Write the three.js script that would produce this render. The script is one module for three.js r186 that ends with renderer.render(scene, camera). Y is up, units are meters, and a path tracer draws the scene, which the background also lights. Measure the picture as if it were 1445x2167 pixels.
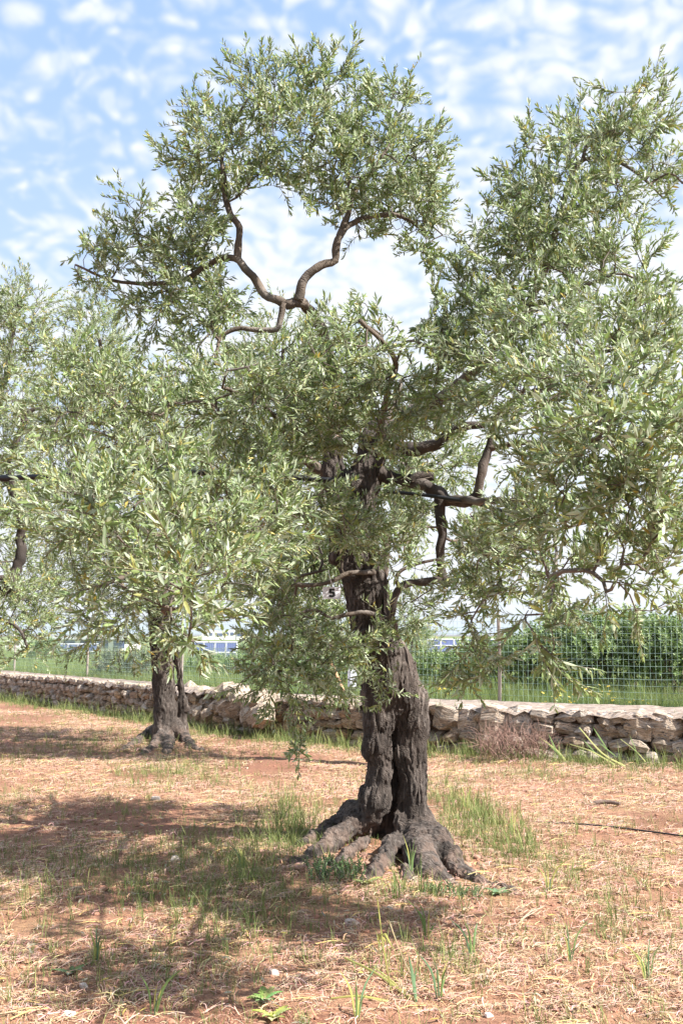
import * as THREE from 'three';
import { ImprovedNoise } from 'three/addons/math/ImprovedNoise.js';
import { mergeGeometries } from 'three/addons/utils/BufferGeometryUtils.js';
import { TextGeometry } from 'three/addons/geometries/TextGeometry.js';
import { FontLoader } from 'three/addons/loaders/FontLoader.js';
import { RoundedBoxGeometry } from 'three/addons/geometries/RoundedBoxGeometry.js';

// ------------------------------------------------------------------ camera, sky, sun, exposure
const scene = new THREE.Scene();
const EYE = 1.6, FOV = 50, PW = 1445, PH = 2167, F = PH / 2 / Math.tan(FOV * Math.PI / 360), HORIZON = 1345;
const PITCH = Math.atan((HORIZON - PH / 2) / F);
const camera = new THREE.PerspectiveCamera(FOV, PW / PH, 0.1, 3000);
camera.position.set(0, EYE, 0);
camera.rotation.set(PITCH, 0, 0);
const renderer = new THREE.WebGLRenderer({ antialias: true });
renderer.setSize(682, 1024);
renderer.toneMapping = THREE.LinearToneMapping;
renderer.toneMappingExposure = 2.75;
renderer.shadowMap.enabled = true;
renderer.shadowMap.type = THREE.PCFSoftShadowMap;

const SUN = new THREE.Vector3(0.9, 1.0, 0.45).normalize();
const sun = new THREE.DirectionalLight(new THREE.Color(1.0, 0.945, 0.86), 5);
sun.position.copy(SUN).multiplyScalar(60).add(new THREE.Vector3(0, 0, -9));
sun.target.position.set(0, 0, -9);
sun.castShadow = true;
sun.shadow.mapSize.set(4096, 4096);
Object.assign(sun.shadow.camera, { left: -30, right: 30, top: 30, bottom: -30, near: 1, far: 140 });
scene.add(sun, sun.target);

// ------------------------------------------------------------------ small helpers
const V = (x, y, z) => new THREE.Vector3(x, y, z);
function rng(seed) { let a = seed >>> 0; return () => { a = (a + 0x6D2B79F5) >>> 0; let t = a; t = Math.imul(t ^ (t >>> 15), t | 1); t ^= t + Math.imul(t ^ (t >>> 7), t | 61); return ((t ^ (t >>> 14)) >>> 0) / 4294967296; }; }
const perlin = new ImprovedNoise(), n3 = (x, y, z) => perlin.noise(x, y, z);
const fbm = (x, y, z, o = 4) => { let s = 0, a = 0.5; for (let i = 0; i < o; i++) { s += a * n3(x, y, z); x = x * 2.03 + 7.1; y = y * 2.03 + 3.7; z = z * 2.03 + 1.3; a *= 0.5; } return s; };
const clamp = (x, a = 0, b = 1) => Math.min(b, Math.max(a, x)), lerp = (a, b, t) => a + (b - a) * t, smooth = (a, b, x) => { const t = clamp((x - a) / (b - a)); return t * t * (3 - 2 * t); };
const CP = Math.cos(PITCH), SP = Math.sin(PITCH);
/** the point of the place that stands at a depth of z metres along a line of sight of the photograph */
function P(px, py, z) { const X = (px - PW / 2) / F, Y = -(py - PH / 2) / F, t = z / (CP - Y * SP); return V(X * t, EYE + (Y * CP + SP) * t, -z); }
function G(px, py, h = 0) { const X = (px - PW / 2) / F, Y = -(py - PH / 2) / F, t = (EYE - h) / -(Y * CP + SP); return V(X * t, h, -(CP - Y * SP) * t); }
const used = {};
function numbered(name) { const n = used[name] = (used[name] ?? -1) + 1; return n ? name + '_' + String(n).padStart(3, '0') : name; }
function tag(o, label, category, group, kind) { if (label) o.userData.label = label; if (category) o.userData.category = category; if (group) o.userData.group = group; if (kind) o.userData.kind = kind; return o; }
function thing(name, label, category, at = V(0, 0, 0), group) { const o = new THREE.Group(); o.name = numbered(name); o.position.copy(at); scene.add(o); return tag(o, label, category, group); }
function shadow(o) { o.castShadow = o.receiveShadow = true; return o; }
function part(name, geo, mat, parent) { const m = shadow(new THREE.Mesh(geo, mat)); m.name = parent === scene ? numbered(name) : name; parent.add(m); return m; }
function copies(name, geo, mat, list, parent, colors) {
  const m = shadow(new THREE.InstancedMesh(geo, mat, list.length)); m.name = parent === scene ? numbered(name) : name;
  list.forEach((x, i) => m.setMatrixAt(i, x));
  if (colors) colors.forEach((c, i) => m.setColorAt(i, c));
  parent.add(m); return m;
}
/** collects triangles with colours */
class Soup {
  constructor() { this.p = []; this.n = []; this.c = []; this.u = []; this.i = []; }
  v(p, n, c, u = 0, w = 0) { this.p.push(p.x, p.y, p.z); this.n.push(n.x, n.y, n.z); this.c.push(c[0], c[1], c[2]); this.u.push(u, w); return this.p.length / 3 - 1; }
  t(a, b, c) { this.i.push(a, b, c); }
  geo(normals = true) {
    if (normals) for (let k = 0, p = this.p, n = this.n, i = this.i; k < i.length; k += 3) { // faces look the way their normals do
      const a = i[k] * 3, b = i[k + 1] * 3, c = i[k + 2] * 3, ux = p[b] - p[a], uy = p[b + 1] - p[a + 1], uz = p[b + 2] - p[a + 2], vx = p[c] - p[a], vy = p[c + 1] - p[a + 1], vz = p[c + 2] - p[a + 2];
      if ((uy * vz - uz * vy) * (n[a] + n[b] + n[c]) + (uz * vx - ux * vz) * (n[a + 1] + n[b + 1] + n[c + 1]) + (ux * vy - uy * vx) * (n[a + 2] + n[b + 2] + n[c + 2]) < 0) { const q = i[k + 1]; i[k + 1] = i[k + 2]; i[k + 2] = q; }
    }
    const g = new THREE.BufferGeometry();
    g.setAttribute('position', new THREE.Float32BufferAttribute(this.p, 3));
    g.setAttribute('color', new THREE.Float32BufferAttribute(this.c, 3));
    g.setAttribute('uv', new THREE.Float32BufferAttribute(this.u, 2));
    g.setIndex(this.i);
    if (normals) g.setAttribute('normal', new THREE.Float32BufferAttribute(this.n, 3)); else g.computeVertexNormals();
    return g;
  }
}
/** a tapered tube through points, appended to a soup */
function tubeInto(S, pts, radii, seg, col, rough = 0, seed = 0, cap = true) {
  let N = V(0, 0, 1), T = V(0, 1, 0), along = 0; const rows = [];
  for (let i = 0; i < pts.length; i++) {
    T = pts[Math.min(i + 1, pts.length - 1)].clone().sub(pts[Math.max(i - 1, 0)]).normalize();
    if (i === 0) N = Math.abs(T.y) < 0.9 ? V(0, 1, 0) : V(1, 0, 0);
    N = N.clone().addScaledVector(T, -N.dot(T)).normalize();
    const B = T.clone().cross(N);
    if (i) along += pts[i].distanceTo(pts[i - 1]);
    const row = [];
    for (let k = 0; k <= seg; k++) {
      const a = k / seg * Math.PI * 2, n = N.clone().multiplyScalar(Math.cos(a)).addScaledVector(B, Math.sin(a));
      let r = radii[i];
      if (rough) r *= 1 + rough * (n3(Math.cos(a) * 1.6 + seed, Math.sin(a) * 1.6, along * 9 + seed) + 0.6 * n3(Math.cos(a) * 5 + seed, Math.sin(a) * 5, along * 16));
      const c = typeof col === 'function' ? col(pts[i], n) : col;
      row.push(S.v(pts[i].clone().addScaledVector(n, r), n, c, k / seg * Math.max(1, Math.round(radii[0] * 40)) * 0.16, along));
    }
    rows.push(row);
  }
  for (let i = 0; i + 1 < rows.length; i++) for (let k = 0; k < seg; k++) { S.t(rows[i][k], rows[i][k + 1], rows[i + 1][k]); S.t(rows[i][k + 1], rows[i + 1][k + 1], rows[i + 1][k]); }
  if (cap) for (const [row, i, s] of [[rows[0], 0, -1], [rows.at(-1), pts.length - 1, 1]]) {
    const n = T.clone().multiplyScalar(s), c = S.v(pts[i], n, typeof col === 'function' ? col(pts[i], n) : col);
    for (let k = 0; k < seg; k++) s > 0 ? S.t(row[k], row[k + 1], c) : S.t(row[k + 1], row[k], c);
  }
}
function tubeGeo(pts, radii, seg, col = [1, 1, 1], rough = 0, seed = 0) { const S = new Soup(); tubeInto(S, pts, radii, seg, col, rough, seed); return S.geo(!rough); }
function curve(ctrl, step = 0.06) { const c = new THREE.CatmullRomCurve3(ctrl, false, 'centripetal'), n = Math.max(2, Math.ceil(c.getLength() / step)); return c.getSpacedPoints(n); }
function texture(w, h, fn, srgb) {
  const d = new Uint8Array(w * h * 4);
  for (let y = 0; y < h; y++) for (let x = 0; x < w; x++) { const c = fn(x / w, y / h, x, y), o = (y * w + x) * 4; d[o] = clamp(c[0]) * 255; d[o + 1] = clamp(c[1] ?? c[0]) * 255; d[o + 2] = clamp(c[2] ?? c[0]) * 255; d[o + 3] = 255; }
  const t = new THREE.DataTexture(d, w, h); t.wrapS = t.wrapT = THREE.RepeatWrapping; t.magFilter = THREE.LinearFilter; t.minFilter = THREE.LinearMipmapLinearFilter;
  if (srgb) t.colorSpace = THREE.SRGBColorSpace; t.needsUpdate = true; return t;
}
/** noise that repeats over a square of size 1 */
function tile(x, y, f, s = 0) { const a = x * Math.PI * 2, b = y * Math.PI * 2, r = f / 6.2832; return n3(Math.cos(a) * r + s, Math.sin(a) * r + 3.1 * Math.cos(b) * r, Math.sin(b) * r * 2 + s); }

// ------------------------------------------------------------------ the sky: thin blue with rows of small fleecy clouds
{
  const W = 3072, H = W / 2, data = new Float32Array(W * H * 4);
  const hash = (x, y) => { const s = Math.sin(x * 127.1 + y * 311.7) * 43758.5453; return s - Math.floor(s); };
  const puff = (x, y) => { // soft round cells
    const ix = Math.floor(x), iy = Math.floor(y); let m = 0;
    for (let j = -1; j <= 1; j++) for (let i = -1; i <= 1; i++) {
      const cx = ix + i + 0.15 + 0.7 * hash(ix + i, iy + j), cy = iy + j + 0.15 + 0.7 * hash(ix + i + 57, iy + j + 13), r = 0.42 + 0.36 * hash(ix + i + 9, iy + j + 71);
      m = Math.max(m, 1 - Math.hypot(x - cx, y - cy) / r);
    }
    return m;
  };
  for (let row = 0; row < H; row++) {
    const el = ((row + 0.5) / H - 0.5) * Math.PI, y = Math.sin(el), ch = Math.cos(el);
    for (let col = 0; col < W; col++) {
      const az = ((col + 0.5) / W - 0.5) * 2 * Math.PI, x = Math.cos(az) * ch, z = Math.sin(az) * ch, o = (row * W + col) * 4;
      let r, g, b;
      if (y <= 0) { const k = smooth(-0.12, 0, y); r = lerp(0.17, 0.40, k); g = lerp(0.13, 0.42, k); b = lerp(0.09, 0.45, k); }
      else {
        const t = smooth(0.02, 0.60, y), toSun = x * SUN.x + y * SUN.y + z * SUN.z, glow = Math.pow(clamp(toSun * 0.5 + 0.5), 6) * 0.10;
        r = lerp(0.27, 0.102, t) + glow; g = lerp(0.345, 0.194, t) + glow; b = lerp(0.43, 0.39, t) + glow * 0.8;
        const k = 1 / (y + 0.36), u0 = x * k, v0 = z * k, far = smooth(0.50, 0.12, y);
        const wx = fbm(u0 * 9, v0 * 9, 3.3, 3) * 0.05, wy = fbm(u0 * 9, v0 * 9, 9.3, 3) * 0.05, u = u0 + wx, v = v0 + wy;
        const field = fbm(u0 * 2.4 + 2.9, v0 * 2.4 + 4.2, 5.5, 3) * 2.0, det = fbm(u * 46, v * 46, 1.1, 4), fine = fbm(u * 90, v * 90, 2.1, 3);
        const c = puff(u * 21, v * 21) * 0.52 + puff(u * 40 + 7, v * 40) * 0.34 + det * 0.42 + fine * 0.16 + field * 0.38 + far * 0.30 + 0.22;
        let a = smooth(0.12, 0.95, c) * 0.80 + 0.20 + 0.26 * far * smooth(-0.6, 0.6, field + det);
        a = clamp(a * smooth(0, 0.05, y) + 0.5 * smooth(0.16, 0, y), 0, 0.97);
        const lit = 0.375 + 0.03 * det + glow * 0.5;
        r = lerp(r, lit * 0.985, a); g = lerp(g, lit * 1.02, a); b = lerp(b, lit * 1.085, a);
      }
      data[o] = r; data[o + 1] = g; data[o + 2] = b; data[o + 3] = 1;
    }
  }
  const sky = new THREE.DataTexture(data, W, H, THREE.RGBAFormat, THREE.FloatType);
  sky.mapping = THREE.EquirectangularReflectionMapping; sky.colorSpace = THREE.LinearSRGBColorSpace; sky.magFilter = sky.minFilter = THREE.LinearFilter; sky.needsUpdate = true;
  scene.background = sky; scene.environment = sky;
}

// ------------------------------------------------------------------ materials
const barkBump = texture(512, 512, (x, y) => { const w = tile(x, y, 4, 2) * 0.05; const a = 1 - Math.abs(tile(x + w, y * 0.5 + 0.1 * tile(x, y, 6, 8), 26, 1)) * 2.2, b = 1 - Math.abs(tile(x + w, y, 60, 5)) * 2; return [0.6 * a + 0.4 * b]; });
const stoneBump = texture(512, 512, (x, y) => [0.5 + tile(x, y, 9, 3) * 0.5 + tile(x, y, 24, 7) * 0.35 + tile(x, y, 60, 1) * 0.2]);
const stoneMap = texture(512, 512, (x, y) => { const a = tile(x, y, 8, 4), b = tile(x, y, 40, 6), c = smooth(0.15, 0.45, tile(x, y, 14, 9)); return [0.86 + a * 0.26 + b * 0.2 - c * 0.30, 0.83 + a * 0.28 + b * 0.21 - c * 0.26, 0.80 + a * 0.3 + b * 0.22 - c * 0.2]; }, true);
const M = {
  leaf: new THREE.MeshPhysicalMaterial({ vertexColors: true, roughness: 0.9, transmission: 0.40, clearcoat: 0.75, clearcoatRoughness: 0.42, side: THREE.DoubleSide }),
  blade: new THREE.MeshPhysicalMaterial({ vertexColors: true, roughness: 0.92, transmission: 0.28, side: THREE.DoubleSide }),
  straw: new THREE.MeshStandardMaterial({ vertexColors: true, roughness: 0.75, side: THREE.DoubleSide }),
  bark: new THREE.MeshStandardMaterial({ vertexColors: true, roughness: 0.95, bumpMap: barkBump, bumpScale: 0.006 }),
  branch: new THREE.MeshStandardMaterial({ vertexColors: true, roughness: 0.9, bumpMap: barkBump, bumpScale: 0.003 }),
  twig: new THREE.MeshStandardMaterial({ vertexColors: true, roughness: 0.9 }),
  pipe: new THREE.MeshStandardMaterial({ color: new THREE.Color(0.012, 0.013, 0.016), roughness: 0.42 }),
  post: new THREE.MeshStandardMaterial({ color: new THREE.Color(0.34, 0.29, 0.26), roughness: 0.6, metalness: 0.2 }),
  wire: new THREE.MeshStandardMaterial({ color: new THREE.Color(0.24, 0.34, 0.30), roughness: 0.45 }),
  white: new THREE.MeshStandardMaterial({ color: new THREE.Color(0.78, 0.79, 0.80), roughness: 0.5 }),
  ink: new THREE.MeshStandardMaterial({ color: new THREE.Color(0.02, 0.016, 0.02), roughness: 0.6 }),
  cell: new THREE.MeshPhysicalMaterial({ color: new THREE.Color(0.075, 0.095, 0.21), roughness: 0.3, clearcoat: 0.8, clearcoatRoughness: 0.12 }),
  alu: new THREE.MeshStandardMaterial({ color: new THREE.Color(0.62, 0.63, 0.65), roughness: 0.45, metalness: 0.5 }),
  wood: new THREE.MeshStandardMaterial({ color: new THREE.Color(0.44, 0.26, 0.15), roughness: 0.8, bumpMap: barkBump, bumpScale: 0.002 }),
  soilClod: new THREE.MeshStandardMaterial({ vertexColors: true, roughness: 1 }),
};
const bark = (p, s = 1) => { const a = n3(p.x * 9, p.y * 4, p.z * 9), b = n3(p.x * 48, p.y * 8, p.z * 48), c = smooth(0.05, 0.4, n3(p.x * 60 + 5, p.y * 11, p.z * 60) + 0.4 * n3(p.x * 5, p.y * 3, p.z * 5)); const lich = smooth(0.12, 0.42, n3(p.x * 2.6 + 3, p.y * 2.1, p.z * 2.6) + 0.35 * n3(p.x * 21, p.y * 15, p.z * 21)), k = s * (1 + 0.35 * a + 0.5 * b) * (1 + 0.75 * lich); return [k * lerp(0.045, 0.092, c), k * lerp(0.035, 0.077, c), k * lerp(0.030, 0.069, c)]; };
const smoothBark = (p) => { const a = n3(p.x * 12, p.y * 12, p.z * 12), b = n3(p.x * 60, p.y * 40, p.z * 60), c = smooth(-0.1, 0.4, n3(p.x * 6, p.y * 6, p.z * 6 + 9)); const k = 1 + 0.35 * a + 0.4 * b; return [k * lerp(0.098, 0.15, c), k * lerp(0.076, 0.128, c), k * lerp(0.06, 0.112, c)]; };

// ------------------------------------------------------------------ terrain
const FRONT = [[10, -11.4], [7.2, -12.5], [4.26, -13.8], [1.18, -15.4], [-0.5, -16.8], [-3.1, -20.4], [-5.8, -24.3], [-8.5, -28], [-12, -32.5], [-17, -39]].map(([x, z]) => V(x, 0, z));
const BACK = [[10.6, -12.8], [7.7, -13.8], [4.75, -15.05], [2.3, -16.6], [-0.5, -18.35], [-3.25, -22.3], [-6.0, -26.2], [-8.9, -30.2], [-12.5, -34.8], [-17.5, -41]].map(([x, z]) => V(x, 0, z));
const frontCurve = new THREE.CatmullRomCurve3(FRONT, false, 'centripetal'), backCurve = new THREE.CatmullRomCurve3(BACK, false, 'centripetal');
const TOP = 0.64;
const TRUNK = G(838, 1800), TZ = -TRUNK.z, TRUNK2 = G(350, 1573), TZ2 = -TRUNK2.z;
function gh(x, z) {
  let h = 0.05 * n3(x * 0.5, 3, z * 0.5) + 0.022 * n3(x * 1.9, 8, z * 1.9) + 0.012 * n3(x * 5.5, 1, z * 5.5) + 0.007 * n3(x * 14, 4, z * 14);
  const near = smooth(-60, -18, z); h *= near;
  const d = Math.hypot(x - TRUNK.x + 0.1, z - TRUNK.z), e = Math.hypot(x - TRUNK2.x, z - TRUNK2.z);
  return h + (0.075 + 0.05 * n3(x * 6, 2, z * 6) + 0.025 * n3(x * 15, 2, z * 15)) * Math.exp(-d * d / 0.7) + 0.06 * (1 + 0.6 * n3(x * 5, 2, z * 5)) * Math.exp(-e * e / 0.8);
}
{
  const axis = (lo, hi, a, b, s, grow) => { const v = []; for (let x = a; x <= b; x += s) v.push(x); let st = s; let x = b; while (x < hi) { st *= grow; x += st; v.push(Math.min(x, hi)); } st = s; x = a; while (x > lo) { st *= grow; x -= st; v.unshift(Math.max(x, lo)); } return v; };
  const xs = axis(-900, 900, -4.4, 4.4, 0.04, 1.12), zs = axis(-1400, 30, -11.5, -3.4, 0.04, 1.1);
  const S = new Soup();
  for (const z of zs) for (const x of xs) {
    const straw = smooth(-0.25, 0.35, fbm(x * 0.55, 2, z * 0.55, 4) * 1.6 + 0.12 + 0.4 * smooth(-3, 4, x) - 0.5 * smooth(-5.6, -4.2, z) * smooth(2, -2, x));
    const green = smooth(0.1, 0.6, fbm(x * 0.8 + 9, 5, z * 0.8, 3) * 2) * 0.35;
    const c = [lerp(0.30, 0.41, straw) * (1 - 0.35 * green), lerp(0.145, 0.235, straw) * (1 - 0.1 * green), lerp(0.095, 0.152, straw) * (1 - 0.4 * green)];
    S.v(V(x, gh(x, z), z), V(0, 1, 0), c, x / 3.1, z / 3.1);
  }
  const nx = xs.length;
  for (let j = 0; j + 1 < zs.length; j++) for (let i = 0; i + 1 < nx; i++) { const a = j * nx + i; S.t(a, a + nx, a + 1); S.t(a + 1, a + nx, a + nx + 1); }
  const W = 1536, cv = document.createElement('canvas'); cv.width = cv.height = W; const g = cv.getContext('2d'), R = rng(5);
  g.fillStyle = 'rgb(205,200,196)'; g.fillRect(0, 0, W, W);
  for (let i = 0; i < 26000; i++) { const x = R() * W, y = R() * W, r = 1 + R() * 5, k = R(); g.fillStyle = k < 0.55 ? `rgba(150,128,118,${0.10 + R() * 0.3})` : `rgba(250,238,225,${0.08 + R() * 0.25})`; g.beginPath(); g.ellipse(x, y, r, r * (0.5 + R() * 0.5), R() * 3, 0, 7); g.fill(); }
  for (let i = 0; i < 30000; i++) { const x = R() * W, y = R() * W, a = R() * 6.283, l = 8 + R() * 46, b = (R() - 0.5) * 16; g.lineWidth = 0.8 + R() * 1.5; const k = R(); g.strokeStyle = k < 0.62 ? `rgba(255,${246 + R() * 9 | 0},${222 + R() * 30 | 0},${0.35 + R() * 0.5})` : `rgba(${110 + R() * 50 | 0},${88 + R() * 40 | 0},${76 + R() * 30 | 0},${0.25 + R() * 0.4})`; g.beginPath(); g.moveTo(x, y); g.quadraticCurveTo(x + Math.cos(a) * l / 2 - Math.sin(a) * b, y + Math.sin(a) * l / 2 + Math.cos(a) * b, x + Math.cos(a) * l, y + Math.sin(a) * l); g.stroke(); }
  const map = new THREE.CanvasTexture(cv); map.colorSpace = THREE.SRGBColorSpace; map.wrapS = map.wrapT = THREE.RepeatWrapping;
  const bump = new THREE.CanvasTexture(cv); bump.wrapS = bump.wrapT = THREE.RepeatWrapping;
  const ground = part('ground', S.geo(false), new THREE.MeshStandardMaterial({ map, vertexColors: true, roughness: 1, bumpMap: bump, bumpScale: 0.018 }), scene);
  tag(ground, 'reddish soil strewn with dry mown straw under the olive trees', 'ground', null, 'structure');
}
/** a strip between two curves that run the same way, at given heights */
function along(c, s) { return c.getPointAt(clamp(s)); }
const SAMPLES = 160;
{ // the rough flat top of the wall up to the fence
  const S = new Soup(), NB = 14;
  for (let i = 0; i <= SAMPLES * 2; i++) {
    const s = i / SAMPLES / 2, a = along(frontCurve, s), b = along(backCurve, s), t = frontCurve.getTangentAt(clamp(s)), n = V(-t.z, 0, t.x);
    if (n.z < 0) n.negate();
    for (let k = 0; k <= NB; k++) {
      const e = k / NB, p = a.clone().lerp(b, e); if (k === 0) p.addScaledVector(n, -0.02 + 0.10 * n3(a.x * 3, 2, a.z * 3) + 0.09 * n3(a.x * 9, 2, a.z * 9));
      p.y = TOP + 0.025 * n3(p.x * 2.2, 1, p.z * 2.2) + 0.012 * n3(p.x * 9, 6, p.z * 9) - (k === 0 ? 0.07 - 0.09 * n3(a.x * 8, 3, a.z * 8) : k === 1 ? 0.005 - 0.03 * n3(a.x * 8, 3, a.z * 8) : 0) + (k === NB ? -0.02 : 0);
      const m = 0.5 + fbm(p.x * 1.4, 4, p.z * 1.4, 4), d = 1 + 0.25 * n3(p.x * 13, 2, p.z * 13);
      S.v(p, V(0, 1, 0), [d * lerp(0.34, 0.44, m), d * lerp(0.29, 0.38, m), d * lerp(0.262, 0.345, m)], p.x / 0.7, p.z / 0.7);
    }
  }
  const w = NB + 1;
  for (let i = 0; i < SAMPLES * 2; i++) for (let k = 0; k < NB; k++) { const a = i * w + k; S.t(a, a + 1, a + w); S.t(a + 1, a + w + 1, a + w); }
  tag(part('path', S.geo(false), new THREE.MeshStandardMaterial({ vertexColors: true, side: THREE.DoubleSide, roughness: 1, map: stoneMap, bumpMap: stoneBump, bumpScale: 0.012 }), scene), 'flat rough mortar and earth strip on top of the dry stone wall', 'path', null, 'structure');
}
const fieldMat = new THREE.MeshStandardMaterial({ vertexColors: true, roughness: 1, side: THREE.DoubleSide });
{ // the green field behind, level with the top of the wall, out to the horizon
  const S = new Soup(), NB = 26;
  for (let i = 0; i <= SAMPLES; i++) {
    const b = along(backCurve, i / SAMPLES), side = (i / SAMPLES - 0.45) * -2;
    for (let k = 0; k <= NB; k++) {
      const d = k === 0 ? 0 : Math.pow(1.31, k) - 1, p = V(b.x + d * side * 0.95 + d * 0.0, 0, b.z - d);
      p.y = TOP - 0.035 + (k ? 0.06 * n3(p.x * 0.4, 2, p.z * 0.4) * Math.min(1, d) : 0);
      const m = 0.5 + fbm(p.x * 0.3, 4, p.z * 0.3, 3);
      S.v(p, V(0, 1, 0), [lerp(0.10, 0.16, m), lerp(0.135, 0.19, m), lerp(0.045, 0.07, m)], p.x, p.z);
    }
  }
  const w = NB + 1;
  for (let i = 0; i < SAMPLES; i++) for (let k = 0; k < NB; k++) { const a = i * w + k; S.t(a, a + 1, a + w); S.t(a + 1, a + w + 1, a + w); }
  tag(part('field', S.geo(false), fieldMat, scene), 'level green field of weeds beyond the wire fence', 'field', null, 'structure');
}

// ------------------------------------------------------------------ organic trunks: strands joined by a smooth minimum, meshed with surface nets
function surfaceNets(field, lo, hi, cell, skipMargin, rough) {
  const nx = Math.ceil((hi.x - lo.x) / cell) + 1, ny = Math.ceil((hi.y - lo.y) / cell) + 1, nz = Math.ceil((hi.z - lo.z) / cell) + 1, val = new Float32Array(nx * ny * nz), BL = 6;
  for (let bz = 0; bz < nz; bz += BL) for (let by = 0; by < ny; by += BL) for (let bx = 0; bx < nx; bx += BL) {
    const c = field(lo.x + (bx + BL / 2) * cell, lo.y + (by + BL / 2) * cell, lo.z + (bz + BL / 2) * cell), far = Math.abs(c) > BL * cell * 0.9 + skipMargin;
    for (let z = bz; z < Math.min(nz, bz + BL); z++) for (let y = by; y < Math.min(ny, by + BL); y++) for (let x = bx; x < Math.min(nx, bx + BL); x++) {
      const o = (z * ny + y) * nx + x;
      if (far) { val[o] = c; continue; }
      const X = lo.x + x * cell, Y = lo.y + y * cell, Z = lo.z + z * cell;
      val[o] = field(X, Y, Z) + rough(X, Y, Z);
    }
  }
  const at = new Int32Array(nx * ny * nz).fill(-1), pos = [], idx = [], step = [1, nx, nx * ny];
  for (let z = 0; z + 1 < nz; z++) for (let y = 0; y + 1 < ny; y++) for (let x = 0; x + 1 < nx; x++) {
    const o = (z * ny + y) * nx + x; let mask = 0;
    for (let k = 0; k < 8; k++) if (val[o + (k & 1) + ((k >> 1) & 1) * nx + (k >> 2) * nx * ny] < 0) mask |= 1 << k;
    if (mask === 0 || mask === 255) continue;
    let sx = 0, sy = 0, sz = 0, n = 0;
    for (let k = 0; k < 8; k++) for (let d = 0; d < 3; d++) {
      if (k & (1 << d)) continue; const k2 = k | (1 << d);
      if (((mask >> k) & 1) === ((mask >> k2) & 1)) continue;
      const va = val[o + (k & 1) + ((k >> 1) & 1) * nx + (k >> 2) * nx * ny], vb = val[o + (k2 & 1) + ((k2 >> 1) & 1) * nx + (k2 >> 2) * nx * ny], t = va / (va - vb);
      sx += (k & 1) + (d === 0 ? t : 0); sy += ((k >> 1) & 1) + (d === 1 ? t : 0); sz += (k >> 2) + (d === 2 ? t : 0); n++;
    }
    at[o] = pos.length / 3; pos.push(lo.x + (x + sx / n) * cell, lo.y + (y + sy / n) * cell, lo.z + (z + sz / n) * cell);
  }
  for (let z = 1; z + 1 < nz; z++) for (let y = 1; y + 1 < ny; y++) for (let x = 1; x + 1 < nx; x++) {
    const o = (z * ny + y) * nx + x;
    for (let d = 0; d < 3; d++) {
      const a = val[o] < 0, b = val[o + step[d]] < 0; if (a === b) continue;
      const u = step[(d + 1) % 3], v = step[(d + 2) % 3], q = [at[o - u - v], at[o - v], at[o], at[o - u]];
      if (q.some((i) => i < 0)) continue;
      if (a) idx.push(q[0], q[1], q[2], q[0], q[2], q[3]); else idx.push(q[0], q[2], q[1], q[0], q[3], q[2]);
    }
  }
  const g = new THREE.BufferGeometry(); g.setAttribute('position', new THREE.Float32BufferAttribute(pos, 3)); g.setIndex(idx); g.computeVertexNormals(); return g;
}
function strandField(strands, k, cuts = []) {
  const caps = [];
  for (const s of strands) for (let i = 0; i + 1 < s.length; i++) caps.push([...s[i], ...s[i + 1]]);
  const cutCaps = []; for (const s of cuts) for (let i = 0; i + 1 < s.length; i++) cutCaps.push([...s[i], ...s[i + 1]]);
  const dist = (c, x, y, z) => { const bx = c[4] - c[0], by = c[5] - c[1], bz = c[6] - c[2], px = x - c[0], py = y - c[1], pz = z - c[2], t = clamp((px * bx + py * by + pz * bz) / (bx * bx + by * by + bz * bz + 1e-9)); return Math.hypot(px - bx * t, py - by * t, pz - bz * t) - lerp(c[3], c[7], t); };
  return (x, y, z) => {
    let d = 9;
    for (const c of caps) { const e = dist(c, x, y, z), h = Math.max(k - Math.abs(d - e), 0) / k; d = Math.min(d, e) - h * h * k * 0.25; }
    for (const c of cutCaps) { const e = -dist(c, x, y, z), h = Math.max(0.02 - Math.abs(d - e), 0) / 0.02; d = Math.max(d, e) + h * h * 0.005; }
    return d;
  };
}
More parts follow.
